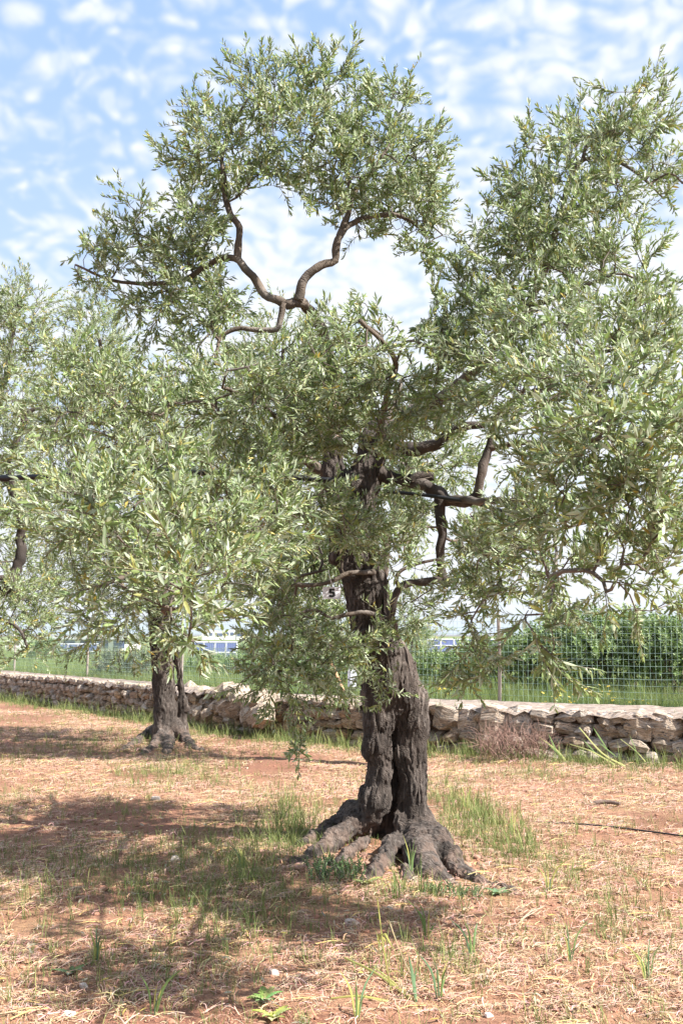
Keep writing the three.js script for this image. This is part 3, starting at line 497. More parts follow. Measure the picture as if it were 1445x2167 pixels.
  const Z = TZ, blobs = [
    // top left dome
    [440, 261, 62, 45, Z - 1.30, 0.72], [400, 241, 25, 22, Z - 1.30, 0.50], [560, 216, 95, 62, Z - 1.10, 0.72], [640, 166, 60, 40, Z - 1.10, 0.72], [700, 191, 70, 55, Z - 1.00, 0.72], [800, 261, 85, 70, Z - 1.00, 0.72], [860, 216, 28, 35, Z - 1.00, 0.50], [885, 336, 62, 56, Z - 1.10, 0.72], [620, 311, 150, 80, Z - 1.20, 0.72], [460, 346, 75, 50, Z - 1.30, 0.72], [372, 348, 28, 16, Z - 1.30, 0.58], [770, 353, 130, 75, Z - 1.10, 0.72], [890, 418, 74, 68, Z - 1.10, 0.72], [560, 381, 85, 26, Z - 1.20, 0.72], [850, 455, 80, 48, Z - 1.10, 0.72], [905, 530, 58, 58, Z - 1.10, 0.61], [885, 590, 34, 24, Z - 1.10, 0.50, 0.6], [690, 461, 42, 40, Z - 1.30, 0.43], [650, 505, 25, 22, Z - 1.30, 0.36], [735, 413, 60, 40, Z - 1.10, 0.72], [487, 156, 6, 55, Z - 1.30, 0.65], [790, 480, 40, 20, Z - 1.10, 0.36], 
    // left lobe
    [430, 445, 62, 45, Z - 1.15, 0.72], [395, 500, 90, 60, Z - 1.15, 0.72], [310, 470, 62, 40, Z - 1.15, 0.72], [265, 530, 72, 48, Z - 1.05, 0.72], [195, 568, 52, 24, Z - 1.05, 0.58], [190, 510, 22, 25, Z - 1.05, 0.36], [330, 580, 100, 50, Z - 1.05, 0.72], [420, 560, 70, 45, Z - 1.15, 0.72], [245, 625, 45, 38, Z - 1.05, 0.50, 0.6], [330, 650, 65, 38, Z - 1.05, 0.58, 0.5], [430, 640, 90, 50, Z - 1.25, 0.72], [500, 650, 62, 52, Z - 1.25, 0.72], [450, 725, 70, 42, Z - 1.25, 0.72], [415, 790, 42, 42, Z - 1.25, 0.58], [500, 440, 28, 22, Z - 1.25, 0.43], [312, 710, 14, 30, Z - 1.05, 0.36, 0.8],
    // centre
    [720, 690, 70, 42, Z - 1.89, 0.72], [760, 640, 32, 34, Z - 1.89, 0.65], [825, 670, 32, 34, Z - 1.89, 0.58], [700, 770, 130, 75, Z - 2.10, 0.72], [840, 755, 100, 70, Z - 1.89, 0.72], [600, 800, 110, 80, Z - 1.89, 0.72], [510, 800, 70, 70, Z - 2.31, 0.72], [700, 870, 140, 60, Z - 1.47, 0.54], [830, 860, 100, 60, Z - 1.26, 0.58], [600, 920, 100, 80, Z - 1.26, 0.72], [760, 930, 90, 40, Z - 1.68, 0.68], [560, 1010, 110, 80, Z - 1.89, 0.72], [650, 1040, 70, 60, Z - 1.47, 0.72], [600, 1110, 90, 80, Z - 2.31, 0.72], [740, 1090, 70, 60, Z - 1.68, 0.43], [840, 1110, 60, 70, Z - 0.84, 0.47], [760, 1170, 60, 40, Z - 1.47, 0.40], [880, 1000, 50, 50, Z + 0.5, 0.6], [630, 1180, 60, 50, Z - 2.10, 0.58], [850, 1190, 60, 40, Z - 1.05, 0.50],
    // right lobe top
    [1300, 239, 90, 48, Z - 1.60, 0.74], [1235, 279, 62, 55, Z - 1.60, 0.74], [1370, 249, 50, 45, Z - 1.60, 0.67], [1410, 214, 26, 18, Z - 1.60, 0.44], [1330, 314, 95, 60, Z - 1.60, 0.74], [1400, 357, 46, 50, Z - 1.65, 0.74], [1425, 412, 20, 35, Z - 1.70, 0.59, 0.5], [1200, 344, 95, 55, Z - 1.65, 0.74], [1110, 362, 60, 45, Z - 1.65, 0.67], [1050, 377, 32, 24, Z - 1.65, 0.37], [1150, 432, 100, 60, Z - 1.70, 0.74], [1270, 437, 90, 60, Z - 1.70, 0.74], [1080, 470, 70, 65, Z - 1.70, 0.74], [1190, 500, 110, 70, Z - 1.80, 0.74], [1310, 500, 70, 62, Z - 1.90, 0.74], [1045, 545, 60, 54, Z - 1.70, 0.74], [1110, 590, 110, 60, Z - 1.90, 0.74], [1260, 590, 120, 65, Z - 2.10, 0.74], [1350, 580, 52, 48, Z - 2.10, 0.67], [985, 600, 46, 38, Z - 1.70, 0.59], [1350, 660, 62, 50, Z - 2.30, 0.74],
    // right mass
    [1010, 700, 100, 70, Z - 1.81, 0.85], [920, 690, 55, 50, Z - 1.61, 0.68], [1140, 700, 110, 70, Z - 2.33, 0.85], [1270, 730, 120, 75, Z - 2.86, 0.85], [1380, 740, 62, 60, Z - 2.86, 0.81], [950, 810, 100, 70, Z - 1.81, 0.85], [1090, 810, 110, 75, Z - 2.60, 0.85], [1220, 840, 120, 80, Z - 3.65, 0.85], [1350, 850, 100, 80, Z - 3.92, 0.85], [970, 900, 90, 50, Z - 0.46, 0.42], [1120, 900, 90, 50, Z - 2.07, 0.59], [1290, 950, 130, 90, Z - 4.20, 0.85], [1410, 960, 60, 90, Z - 4.20, 0.85], [1130, 990, 100, 60, Z - 2.07, 0.68], [1230, 1060, 120, 80, Z - 3.92, 0.85], [1360, 1080, 100, 90, Z - 4.20, 0.85], [1120, 1090, 80, 60, Z - 2.47, 0.85], [1180, 1170, 110, 70, Z - 3.39, 0.77], [1330, 1200, 110, 70, Z - 3.92, 0.64], [1560, 1000, 90, 110, 5.4, 1.5], [1690, 1050, 110, 90, 5.3, 1.6], [1800, 1040, 80, 80, 5.4, 1.4], [1610, 850, 100, 100, 5.5], [1720, 1130, 60, 45, 5.2], [1530, 1150, 60, 60, 5.2], [1650, 620, 70, 90, 6.2, 1.3], [1690, 740, 100, 100, 6, 1.3], [1640, 480, 60, 80, 7, 1.2], [1540, 760, 70, 80, 6], [1420, 1200, 50, 70, Z - 4.18, 0.68], [1060, 1190, 80, 70, Z - 1.94, 0.72], [1230, 1250, 120, 40, Z - 3.13, 0.42, 0.3], [1380, 1265, 70, 36, Z - 3.65, 0.42, 0.3], [1040, 1260, 70, 50, Z - 2.20, 0.64], [1150, 1300, 42, 55, Z - 4.20, 0.64, 0.5], [1165, 1375, 26, 34, Z - 4.20, 0.59, 0.7], [990, 1320, 50, 42, Z - 2.33, 0.51, 0.6], [1000, 1400, 46, 55, Z - 2.33, 0.59, 0.7], [1010, 1455, 32, 22, Z - 2.33, 0.51, 0.7], [970, 1150, 50, 60, Z - 0.93, 0.51],
    // left mass
    [170, 790, 62, 52, Z - 1.59, 0.68], [260, 820, 100, 60, Z - 1.71, 0.68], [390, 850, 100, 65, Z - 1.59, 0.68], [480, 880, 80, 60, Z - 1.46, 0.68], [120, 870, 52, 42, Z - 1.71, 0.58], [200, 900, 100, 60, Z - 2.07, 0.68], [330, 930, 110, 60, Z - 1.95, 0.58], [110, 960, 60, 40, Z - 2.20, 0.54], [180, 1010, 80, 60, Z - 3.29, 0.68], [300, 1030, 120, 75, Z - 3.54, 0.68], [430, 1020, 90, 70, Z - 2.32, 0.68], [95, 1080, 58, 52, Z - 3.42, 0.68], [190, 1110, 100, 70, Z - 3.78, 0.68], [320, 1130, 110, 75, Z - 3.90, 0.68], [440, 1120, 100, 80, Z - 3.54, 0.68], [540, 1150, 80, 60, Z - 2.93, 0.68], [120, 1160, 50, 40, Z - 3.54, 0.54], [270, 1210, 90, 60, Z - 4.03, 0.68], [390, 1220, 100, 65, Z - 4.39, 0.68], [490, 1230, 72, 55, Z - 3.90, 0.58], [330, 1290, 90, 45, Z - 4.15, 0.61, 0.3], [420, 1300, 52, 45, Z - 4.39, 0.61, 0.4], [240, 1290, 60, 40, Z - 3.66, 0.48, 0.3], [370, 1345, 62, 24, Z - 4.15, 0.48, 0.6], [420, 1360, 24, 20, Z - 4.27, 0.48, 0.7],
    // low centre, hanging
    [640, 1230, 80, 60, Z + 0.7], [700, 1170, 70, 50, Z + 0.6], [600, 1330, 70, 50, Z + 0.5], [700, 1330, 60, 50, Z + 0.6], [880, 1290, 40, 50, Z + 0.6, 0.6], [850, 1040, 60, 60, Z + 0.8], [950, 980, 60, 50, Z + 0.8, 0.7], [1050, 1130, 80, 80, Z + 0.4], [930, 860, 90, 50, Z + 0.7], [700, 960, 80, 60, Z + 0.7], [735, 1130, 66, 46, Z - 0.6, 0.80], [770, 1370, 70, 50, Z - 0.5, 0.80], [740, 1040, 60, 40, Z - 0.7, 0.64], [700, 1450, 60, 30, Z - 0.8, 0.64, 0.4], [900, 1090, 50, 60, Z - 0.5, 0.56], [860, 985, 60, 40, Z - 0.5, 0.56], [780, 1000, 40, 50, Z - 1.2, 0.48], [580, 1270, 70, 60, Z - 1.15, 0.64], [660, 1290, 70, 40, Z - 0.80, 0.68], [590, 1360, 80, 50, Z - 1.26, 0.88, 0.3], [690, 1360, 70, 40, Z - 0.92, 0.52, 0.3], [770, 1345, 60, 45, Z - 0.57, 0.44], [550, 1430, 50, 36, Z - 1.38, 0.76, 0.6], [640, 1430, 70, 45, Z - 1.15, 0.88, 0.5], [720, 1420, 50, 36, Z - 0.92, 0.56, 0.4], [790, 1430, 60, 36, Z - 0.69, 0.64, 0.3], [835, 1470, 32, 22, Z - 0.69, 0.72, 0.5], [850, 1320, 40, 40, Z - 0.46, 0.36], [600, 1490, 36, 22, Z - 1.03, 0.40, 0.7], [632, 1590, 10, 10, Z - 0.8, 2.40, 0.3],
  ];
  const n = grow({ root: t, seed: 11, shrink: 0.9, limbs, blobs, density: 300, per: 3, spread: 0.75, keep: [[705, 1248, 60, 58, Z], [866, 1395, 34, 72, Z], [770, 1255, 45, 30, Z], [840, 1540, 70, 50, Z],  [1020, 990, 30, 75, Z], [940, 1050, 55, 30, Z], [790, 1010, 34, 46, Z], [932, 1140, 14, 60, Z], [760, 1300, 60, 14, Z], [596, 552, 90, 86, Z + 1], [592, 682, 32, 44, Z + 1], [525, 700, 62, 13, Z], [565, 450, 50, 58, Z + 1], [790, 575, 110, 58, Z + 1], [870, 640, 50, 44, Z + 1], [670, 1012, 56, 11, Z], [30, 1010, 50, 10, Z], [45, 1170, 15, 50, Z], [1010, 420, 22, 60, Z + 1], [1030, 290, 60, 40, Z + 1]], shootGeos: SHOOTGEO, single: 300 });
  console.log('main tree shoots', n);
  // grey string wound round the dead stub
  const ring = []; for (let i = 0; i <= 40; i++) { const a = i / 40 * Math.PI * 4, c = P(706, 926 - i * 0.06, TZ); ring.push(V(c.x + Math.cos(a) * 0.076, c.y, c.z + Math.sin(a) * 0.076)); }
  tag(part('string', tubeGeo(ring, ring.map(() => 0.004), 5), new THREE.MeshStandardMaterial({ color: new THREE.Color(0.5, 0.36, 0.3), roughness: 0.9 }), scene), 'pale string wound round the dead stub at the top of the big trunk', 'string');
}

// ------------------------------------------------------------------ other olive trees
function plainTrunk(px, z0, rows, extra = []) { return trunkGeo([strand(z0, rows), ...extra.map((r) => strand(z0, r))], 0.05, 0.016, [], 1.05); }
{
  const q2 = (rows) => rows.map(([px, py, h, r]) => { const p = G(px, py); return [p.x, h + gh(p.x, p.z), p.z, r]; });
  const z = TZ2, t = thing('olive_tree', 'smaller olive tree with straight trunk in front of the stone wall', 'olive tree');
  part('trunk', trunkGeo([
    strand(z, [[352, 1600, 0, 32], [352, 1560, 0, 27], [350, 1500, 0, 24], [346, 1440, 0, 23], [343, 1380, 0, 23], [338, 1320, 0, 23], [330, 1260, 0, 22]]),
    strand(z, [[396, 1572, 0.1, 11], [388, 1530, 0.08, 8], [386, 1490, 0.06, 9], [380, 1430, 0.04, 6], [374, 1370, 0, 6]]), strand(z, [[394, 1500, 0.05, 8], [390, 1480, 0.05, 8]]),
    [...strand(z, [[345, 1545, 0, 22]]), ...q2([[322, 1566, 0.08, 0.09], [290, 1576, 0.0, 0.07], [262, 1586, -0.03, 0.05]])], q2([[342, 1576, 0.06, 0.10], [322, 1586, -0.01, 0.07], [298, 1594, -0.03, 0.06]]), [...strand(z, [[368, 1540, 0, 22]]), ...q2([[386, 1574, 0.07, 0.09], [406, 1584, 0.0, 0.07], [430, 1590, -0.03, 0.05]])], q2([[357, 1578, 0.04, 0.10], [354, 1592, -0.03, 0.07]]),
  ], 0.04, 0.014, [], 1.1), M.bark, t);
  const B = (rows, a, b, f) => limb(z, rows, a, b, f);
  const limbs = [B([[332, 1270, 0], [300, 1200, -0.3], [220, 1120, -0.4], [140, 1060, -0.3]], 18, 5), B([[335, 1280, 0], [360, 1150, 0.3], [330, 1000, 0.2], [250, 850, 0], [205, 700, 0]], 19, 4), B([[340, 1290, 0], [420, 1180, 0.3], [480, 1050, 0.5]], 15, 5), B([[300, 1200, -0.3], [240, 1230, -1], [170, 1250, -1.2]], 9, 4), B([[335, 1290, 0], [300, 1260, 1], [240, 1240, 1.6]], 12, 4), B([[360, 1150, 0.3], [300, 950, 0.8], [200, 800, 0.6]], 9, 4)];
  limbs.forEach((L, i) => part('branch', tubeGeo(L.pts, L.radii, 8, smoothBark, 0.15, i), M.branch, t));
  grow({ root: t, seed: 21, limbs, density: 50, per: 3, spread: 0.7, scale: 1.1, shootGeos: FARSHOOTS, minTip: 0.0022, chainStep: 0.18, blobs: [
    [195, 660, 42, 45, z], [170, 700, 42, 38, z], [230, 720, 50, 55, z], [250, 790, 45, 60, z], [180, 780, 60, 50, z], [130, 730, 18, 30, z, 0.7], [300, 850, 80, 60, z], [200, 900, 110, 80, z], [350, 960, 110, 80, z + 0.5], [130, 1000, 80, 60, z - 0.3], [250, 1050, 120, 80, z], [420, 1060, 100, 90, z + 0.4], [120, 1110, 80, 60, z - 0.5], [210, 1180, 110, 70, z - 0.6], [130, 1230, 80, 50, z - 0.8, 0.9], [320, 1180, 110, 70, z], [440, 1190, 80, 70, z + 0.3], [230, 1280, 90, 45, z - 0.8], [330, 1300, 90, 40, z - 0.5, 0.9], [200, 1345, 60, 30, z - 0.8, 0.6, 0.5], [280, 1355, 50, 30, z - 0.4, 0.6, 0.5], [150, 1310, 60, 30, z - 1, 0.6, 0.4], [420, 1290, 60, 40, z, 0.6, 0.4]] });
}
{
  const z = 14, t = thing('olive_tree', 'olive tree cut off by the left edge of the photo, its dark limbs showing', 'olive tree');
  part('trunk', plainTrunk(-120, z, [[-120, 1625, 0, 40], [-118, 1560, 0, 32], [-110, 1450, 0, 29], [-90, 1350, 0, 28], [-70, 1290, 0, 26]]), M.bark, t);
  const B = (rows, a, b, f) => limb(z, rows, a, b, f);
  const limbs = [B([[-80, 1310, 0], [-20, 1260, 0], [32, 1220, 0], [44, 1160, 0], [40, 1090, 0], [20, 990, 0], [50, 880, 0], [42, 850, 0]], 17, 7), B([[-75, 1300, 0], [-60, 1150, 0.2], [-20, 950, 0.3], [20, 750, 0.2], [40, 640, 0.1]], 17, 4), B([[32, 1222, 0], [0, 1225, -0.2], [-40, 1230, -0.4]], 8, 5), B([[52, 880, 0], [80, 862, 0], [100, 862, 0]], 7, 4), B([[-60, 1320, 0], [0, 1310, -0.2], [40, 1330, -0.3], [60, 1370, -0.3]], 7, 3), B([[-20, 950, 0.3], [-100, 800, 0.4], [-160, 700, 0.4]], 10, 4)];
  limbs.forEach((L, i) => part('branch', tubeGeo(L.pts, L.radii, 8, (p) => bark(p, 0.9), 0.15, i), M.branch, t));
  grow({ root: t, seed: 31, keep: [[45, 1165, 16, 55, 14.2]], limbs, density: 62, per: 3, spread: 0.7, scale: 1.1, shootGeos: FARSHOOTS, minTip: 0.0022, chainStep: 0.16, blobs: [
    [50, 655, 58, 45, z], [95, 650, 22, 25, z, 0.7], [10, 640, 40, 40, z], [20, 720, 62, 45, z], [85, 700, 30, 25, z, 0.6], [40, 790, 55, 45, z, 0.8], [20, 860, 40, 60, z, 0.6], [-20, 940, 50, 80, z], [20, 1050, 55, 55, z, 0.9], [-20, 1130, 40, 50, z], [60, 1120, 26, 30, z, 0.5], [30, 1290, 72, 50, z - 0.3], [60, 1350, 52, 28, z - 0.3, 0.7, 0.4], [-20, 1330, 60, 50, z - 0.2], [-120, 800, 90, 90, z], [-140, 1000, 90, 110, z], [-120, 1180, 80, 80, z], [20, 1400, 25, 14, z - 0.3, 0.4, 0.5], [20, 830, 46, 40, z - 0.5, 0.9], [60, 890, 40, 36, z - 0.4, 0.8], [20, 960, 50, 36, z - 0.5, 0.8], [30, 700, 50, 40, z - 0.3, 0.7], [20, 1100, 40, 40, z - 0.4, 0.7], [40, 960, 50, 50, z + 0.3], [70, 1050, 40, 50, z + 0.3, 0.8], [20, 1200, 60, 60, z + 0.4], [70, 1250, 50, 50, z + 0.2, 0.9], [90, 1330, 40, 40, z, 0.8, 0.3], [60, 780, 50, 40, z + 0.3, 0.8]] });
}
{
  const z = 13.8, t = thing('olive_tree', 'olive tree hidden behind the big trunk, only its crown showing at the centre', 'olive tree');
  part('trunk', plainTrunk(845, z, [[845, 1640, 0, 30], [846, 1560, 0, 24], [845, 1470, 0, 23], [828, 1380, 0, 22], [800, 1290, 0, 22]]), M.bark, t);
  const B = (rows, a, b, f) => limb(z, rows, a, b, f);
  const limbs = [B([[802, 1300, 0], [740, 1180, 0.2], [660, 1000, 0.1], [600, 820, 0], [600, 720, 0]], 16, 4), B([[800, 1290, 0], [820, 1150, -0.3], [850, 1000, -0.2], [840, 850, 0]], 14, 4), B([[760, 1220, 0.1], [660, 1180, 0.4], [560, 1150, 0.5]], 10, 4)];
  limbs.forEach((L, i) => part('branch', tubeGeo(L.pts, L.radii, 8, smoothBark, 0.15, i), M.branch, t));
  grow({ root: t, seed: 41, limbs, density: 56, per: 3, spread: 0.7, scale: 1.1, shootGeos: FARSHOOTS, minTip: 0.0022, chainStep: 0.16, blobs: [
    [610, 690, 48, 32, z], [550, 740, 66, 45, z], [500, 790, 55, 45, z], [660, 740, 62, 45, z], [600, 810, 110, 60, z], [540, 890, 90, 60, z], [680, 880, 90, 60, z], [580, 980, 100, 70, z], [800, 850, 90, 60, z], [860, 950, 80, 60, z], [560, 1090, 90, 70, z], [680, 1080, 80, 70, z, 0.8], [870, 1080, 60, 60, z, 0.7], [520, 1190, 80, 60, z], [700, 1260, 70, 50, z], [640, 1180, 70, 60, z], [600, 1240, 70, 50, z, 0.8], [860, 1180, 50, 45, z, 0.5]] });
}
{
  const z = 21, b = P(868, 1460, z), t = thing('young_olive_tree', 'pale young olive tree behind the fence, just right of the big trunk', 'olive tree');
  const B = (rows, a, c, f) => limb(z, rows, a, c, f);
  const limbs = [B([[868, 1468, 0], [866, 1420, 0], [870, 1370, 0], [880, 1320, 0]], 4, 2, 0.2), B([[866, 1420, 0], [850, 1370, 0], [840, 1320, 0]], 3, 1.5), B([[867, 1415, 0], [900, 1380, 0], [920, 1350, 0]], 3, 1.5)];
  limbs.forEach((L, i) => part(i ? 'branch' : 'trunk', tubeGeo(L.pts, L.radii, 7, smoothBark, 0.1, i), M.branch, t));
  grow({ root: t, seed: 51, limbs, density: 42, per: 3, spread: 0.7, scale: 1.05, shootGeos: FARSHOOTS, minTip: 0.002, chainStep: 0.15, blobs: [[860, 1320, 46, 30, z], [890, 1350, 40, 34, z], [850, 1375, 40, 36, z], [890, 1400, 40, 28, z], [850, 1290, 30, 22, z, 0.7], [915, 1330, 22, 24, z, 0.6], [830, 1330, 30, 40, z]] });
}

// ------------------------------------------------------------------ dry stone wall
function stoneGeo(seed, detail = 2) {
  const R = rng(seed), g = new THREE.BoxGeometry(1, 1, 1, detail, detail, detail), p = g.attributes.position, planes = [];
  for (let i = 0; i < 7; i++) { const d = V(R() * 2 - 1, R() * 2 - 1, R() * 2 - 1).normalize(); planes.push([d, 0.40 + R() * 0.14]); }
  for (let i = 0; i < p.count; i++) {
    const v = V(p.getX(i), p.getY(i), p.getZ(i)), l = Math.pow(Math.pow(Math.abs(v.x), 5) + Math.pow(Math.abs(v.y), 5) + Math.pow(Math.abs(v.z), 5), 0.2); v.multiplyScalar(0.52 / l);
    const w = n3(v.x * 2.4 + seed * 7.7, v.y * 2.4, v.z * 2.4) * 0.15; v.multiplyScalar(1 + w);
    for (const [d, h] of planes) { const e = v.dot(d) - h; if (e > 0) v.addScaledVector(d, -e); }
    p.setXYZ(i, v.x, v.y, v.z);
  }
  const f = g.toNonIndexed(); f.computeVertexNormals(); const uv = f.attributes.uv; for (let i = 0; i < uv.count; i++) uv.setXY(i, uv.getX(i) * 0.45 + seed * 0.13, uv.getY(i) * 0.45); return f;
}
{
  const t = thing('stone_wall', 'low dry stone wall of rough limestone running along the grove below the wire fence', 'wall');
  const R = rng(77), geos = [...Array(16)].map((_, i) => stoneGeo(i + 1));
  const mats = [[0.50, 0.40, 0.30], [0.54, 0.47, 0.40], [0.46, 0.33, 0.22], [0.58, 0.53, 0.48], [0.44, 0.36, 0.29], [0.52, 0.40, 0.27], [0.60, 0.56, 0.52], [0.40, 0.35, 0.30]].map((c) => new THREE.MeshStandardMaterial({ color: new THREE.Color(...c), roughness: 0.95, map: stoneMap, bumpMap: stoneBump, bumpScale: 0.012 }));
  // earth and rubble core
  const S = new Soup();
  for (let i = 0; i <= SAMPLES; i++) { const s = i / SAMPLES, a = along(frontCurve, s), b = along(backCurve, s), tn = frontCurve.getTangentAt(clamp(s)), n = V(-tn.z, 0, tn.x); if (n.z < 0) n.negate(); for (const [q, y, e] of [[a, -0.25, -0.16], [a, 0.3, -0.2], [a, TOP - 0.06, -0.12], [b, TOP - 0.06, 0], [b, -0.25, 0]]) { const p = q.clone().addScaledVector(n, e); p.y = y; S.v(p, n, [0.13, 0.085, 0.06]); } }
  for (let i = 0; i < SAMPLES; i++) for (let k = 0; k < 4; k++) { const a = i * 5 + k; S.t(a, a + 1, a + 5); S.t(a + 1, a + 6, a + 5); }
  part('core', S.geo(false), new THREE.MeshStandardMaterial({ vertexColors: true, roughness: 1, side: THREE.DoubleSide }), t);
  const L = frontCurve.getLength(), small = []; let count = 0;
  const inView = (p) => { const z = -p.z, x = p.x / z * F + PW / 2; return x > -60 && x < PW + 60; };
  const place = (p, w, h, d, yaw, tilt, big) => {
    const m = new THREE.Matrix4().compose(p, new THREE.Quaternion().setFromEuler(new THREE.Euler((R() - 0.5) * tilt, yaw, (R() - 0.5) * tilt, 'YXZ')), V(w, h, d));
    if (!big || count >= 297) { small.push(m); return; }
    const st = part('stone', geos[Math.floor(R() * geos.length)], mats[p.x > 0.6 ? [1, 3, 6, 7, 4, 3][R() * 6 | 0] : Math.floor(R() * 6)], t); st.applyMatrix4(m); count++;
  };
  // lengths along the wall: large blocks to the right, smaller rubble to the left
  const heap = (x) => x > -3.4 && x < -1.2; // where the face has slumped
  const COURSES = { right: [0.15, 0.15, 0.35], left: [0.13, 0.125, 0.13, 0.135, 0.13] };
  for (const side of ['right', 'left']) {
    let low = 0;
    COURSES[side].forEach((H, row) => {
      for (let s = 0; s < L;) {
        const u = s / L, a = along(frontCurve, u), tn = frontCurve.getTangentAt(u), n = V(-tn.z, 0, tn.x); if (n.z < 0) n.negate();
        const yaw = Math.atan2(-tn.z, tn.x), far = a.x < -9.5, top = row === COURSES[side].length - 1;
        const w = (side === 'right' ? (top ? 0.29 : 0.22) : 0.22) * (0.6 + R() * 0.85) * (far ? 1.8 : 1), right = a.x > 0.5 + 0.2 * row; s += w * 0.97;
        if ((side === 'right') !== right) continue;
        const slump = heap(a.x); if (slump && row > 2 && R() < 0.7) continue;
        const wave = 0.035 * n3(a.x * 1.3, row * 3.7, a.z * 1.3), h = H * (0.86 + R() * 0.3), e = -0.10 - 0.07 * ((low + H / 2) / TOP) + (R() - 0.5) * 0.09;
        const p = a.clone().addScaledVector(n, e); p.y = gh(a.x, a.z) * (1 - low / TOP) - 0.02 + low + H / 2 + wave + (top ? 0.012 : 0) + (R() - 0.5) * 0.02;
        if (side === 'right' && top && R() < 0.2) { for (const k of [-1, 1]) { const p2 = p.clone(); p2.y += k * H * 0.24; place(p2, w * 1.05, H * 0.52, 0.24, yaw + (R() - 0.5) * 0.4, 0.35, inView(a) && !far); } continue; }
        place(p, w * 1.1, h * 1.12, 0.25 + R() * 0.12, yaw + (R() - 0.5) * 0.45, 0.4, inView(a) && !far && (row > 0 || side === 'right' || R() < 0.5));
      }
      low += H;
    });
  }
  for (let i = 0; i < 46; i++) { const px = 395 + R() * 175, py = 1462 + R() * 52, z = lerp(21.2, 17.6, (px - 395) / 175) - (py - 1462) * 0.016, p = P(px, py, z); p.y = Math.max(p.y, gh(p.x, p.z) + 0.04); const w = 0.16 + R() * 0.24; place(p, w * 1.3, w * 0.85, w, R() * 6, 1.6, true); }
  for (const [px, py, z, w] of [[427, 1472, 20.0, 0.42], [452, 1484, 19.6, 0.3], [486, 1482, 19.2, 0.38], [520, 1490, 18.6, 0.36], [545, 1500, 18.2, 0.3], [395, 1478, 20.6, 0.26], [420, 1508, 19.4, 0.24], [440, 1512, 19.1, 0.2]]) place(P(px, py, z), w * 1.25, w * 0.85, w * 0.9, R() * 6, 1.2, true);
  // small chinking stones between the blocks, and stones along the top edge
  for (let i = 0; i < 900; i++) { const u = R(), a = along(frontCurve, u), tn = frontCurve.getTangentAt(u), n = V(-tn.z, 0, tn.x); if (n.z < 0) n.negate(); const w = 0.04 + R() * 0.09, p = a.clone().addScaledVector(n, -0.05 - R() * 0.1); p.y = R() * (TOP - 0.1); place(p, w * 1.4, w, w, R() * 6, 2, false); }
  tag(copies('small_stones', geos[3], mats[1], small, t), null, null, null, 'stuff');
}
// ------------------------------------------------------------------ wire fence on the back edge of the wall
{
  const t = thing('wire_fence', 'green welded wire fence on thin metal posts behind the stone wall', 'fence');
  const posts = [[10.6, -12.8], [7.7, -13.8], [4.85, -15.0], [2.35, -16.55], [-0.45, -18.3], [-3.2, -22.25], [-6.0, -26.2], [-8.9, -30.2], [-12.5, -34.8], [-17.5, -41]].map(([x, z]) => V(x, TOP - 0.05, z)), H = 1.27;
  posts.forEach((p, i) => { const m = part('post', tubeGeo([V(0, 0, 0), V(0.01, 0.6, 0), V(0, H + 0.06, 0)], [0.027, 0.026, 0.026], 8), M.post, t); m.position.copy(p); });
  for (let i = 0; i + 1 < posts.length; i++) {
    const a = posts[i], b = posts[i + 1], d = b.clone().sub(a), len = d.length(), S = new Soup(), nv = Math.round(len / 0.075), dir = d.clone().normalize(), nrm = V(-dir.z, 0, dir.x), w = [1, 1, 1];
    const bow = (u, y) => a.clone().addScaledVector(d, u).addScaledVector(nrm, 0.03 * n3(u * 5 + i, y * 2, 3)).setY(a.y + 0.04 + y + 0.012 * n3(u * 6 + i, 1, 2));
    for (let k = 0; k <= nv; k++) tubeInto(S, [bow(k / nv, 0), bow(k / nv, H / 2), bow(k / nv, H)], [0.0022, 0.0022, 0.0022], 3, w, 0, 0, false);
    for (let y = 0; y <= H + 0.01; y += H / 14) { const pts = []; for (let k = 0; k <= 12; k++) pts.push(bow(k / 12, y)); tubeInto(S, pts, pts.map(() => (Math.round(y / (H / 14)) % 4 === 0 ? 0.0034 : 0.0024)), 3, w, 0, 0, false); }
    part('wire_mesh', S.geo(), M.wire, t);
  }
}
{ // stake and white notice by the fence
  const a = P(698, 1395, 18.05), b = P(731, 1474, 17.6), m = part('wooden_stake', tubeGeo([a, a.clone().lerp(b, 0.5), b], [0.024, 0.028, 0.03], 8, [1, 1, 1], 0.1), M.wood, scene);
  tag(m, 'leaning bare wooden stake propped against the fence beside the big trunk', 'stake');
  const c = P(745, 1433, 17.95), s = thing('white_notice', 'small blank white board hung on the fence, half hidden by the big trunk', 'sign', c); s.rotation.y = 0.55;
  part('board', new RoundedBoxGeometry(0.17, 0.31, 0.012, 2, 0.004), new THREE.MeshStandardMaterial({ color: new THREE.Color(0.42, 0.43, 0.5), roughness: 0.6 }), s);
  for (const x of [-0.05, 0.05]) part('tie', tubeGeo([V(x, 0.13, 0.008), V(x, 0.17, -0.02), V(x, 0.2, -0.05)], [0.003, 0.003, 0.003], 5), M.wire, s);
}

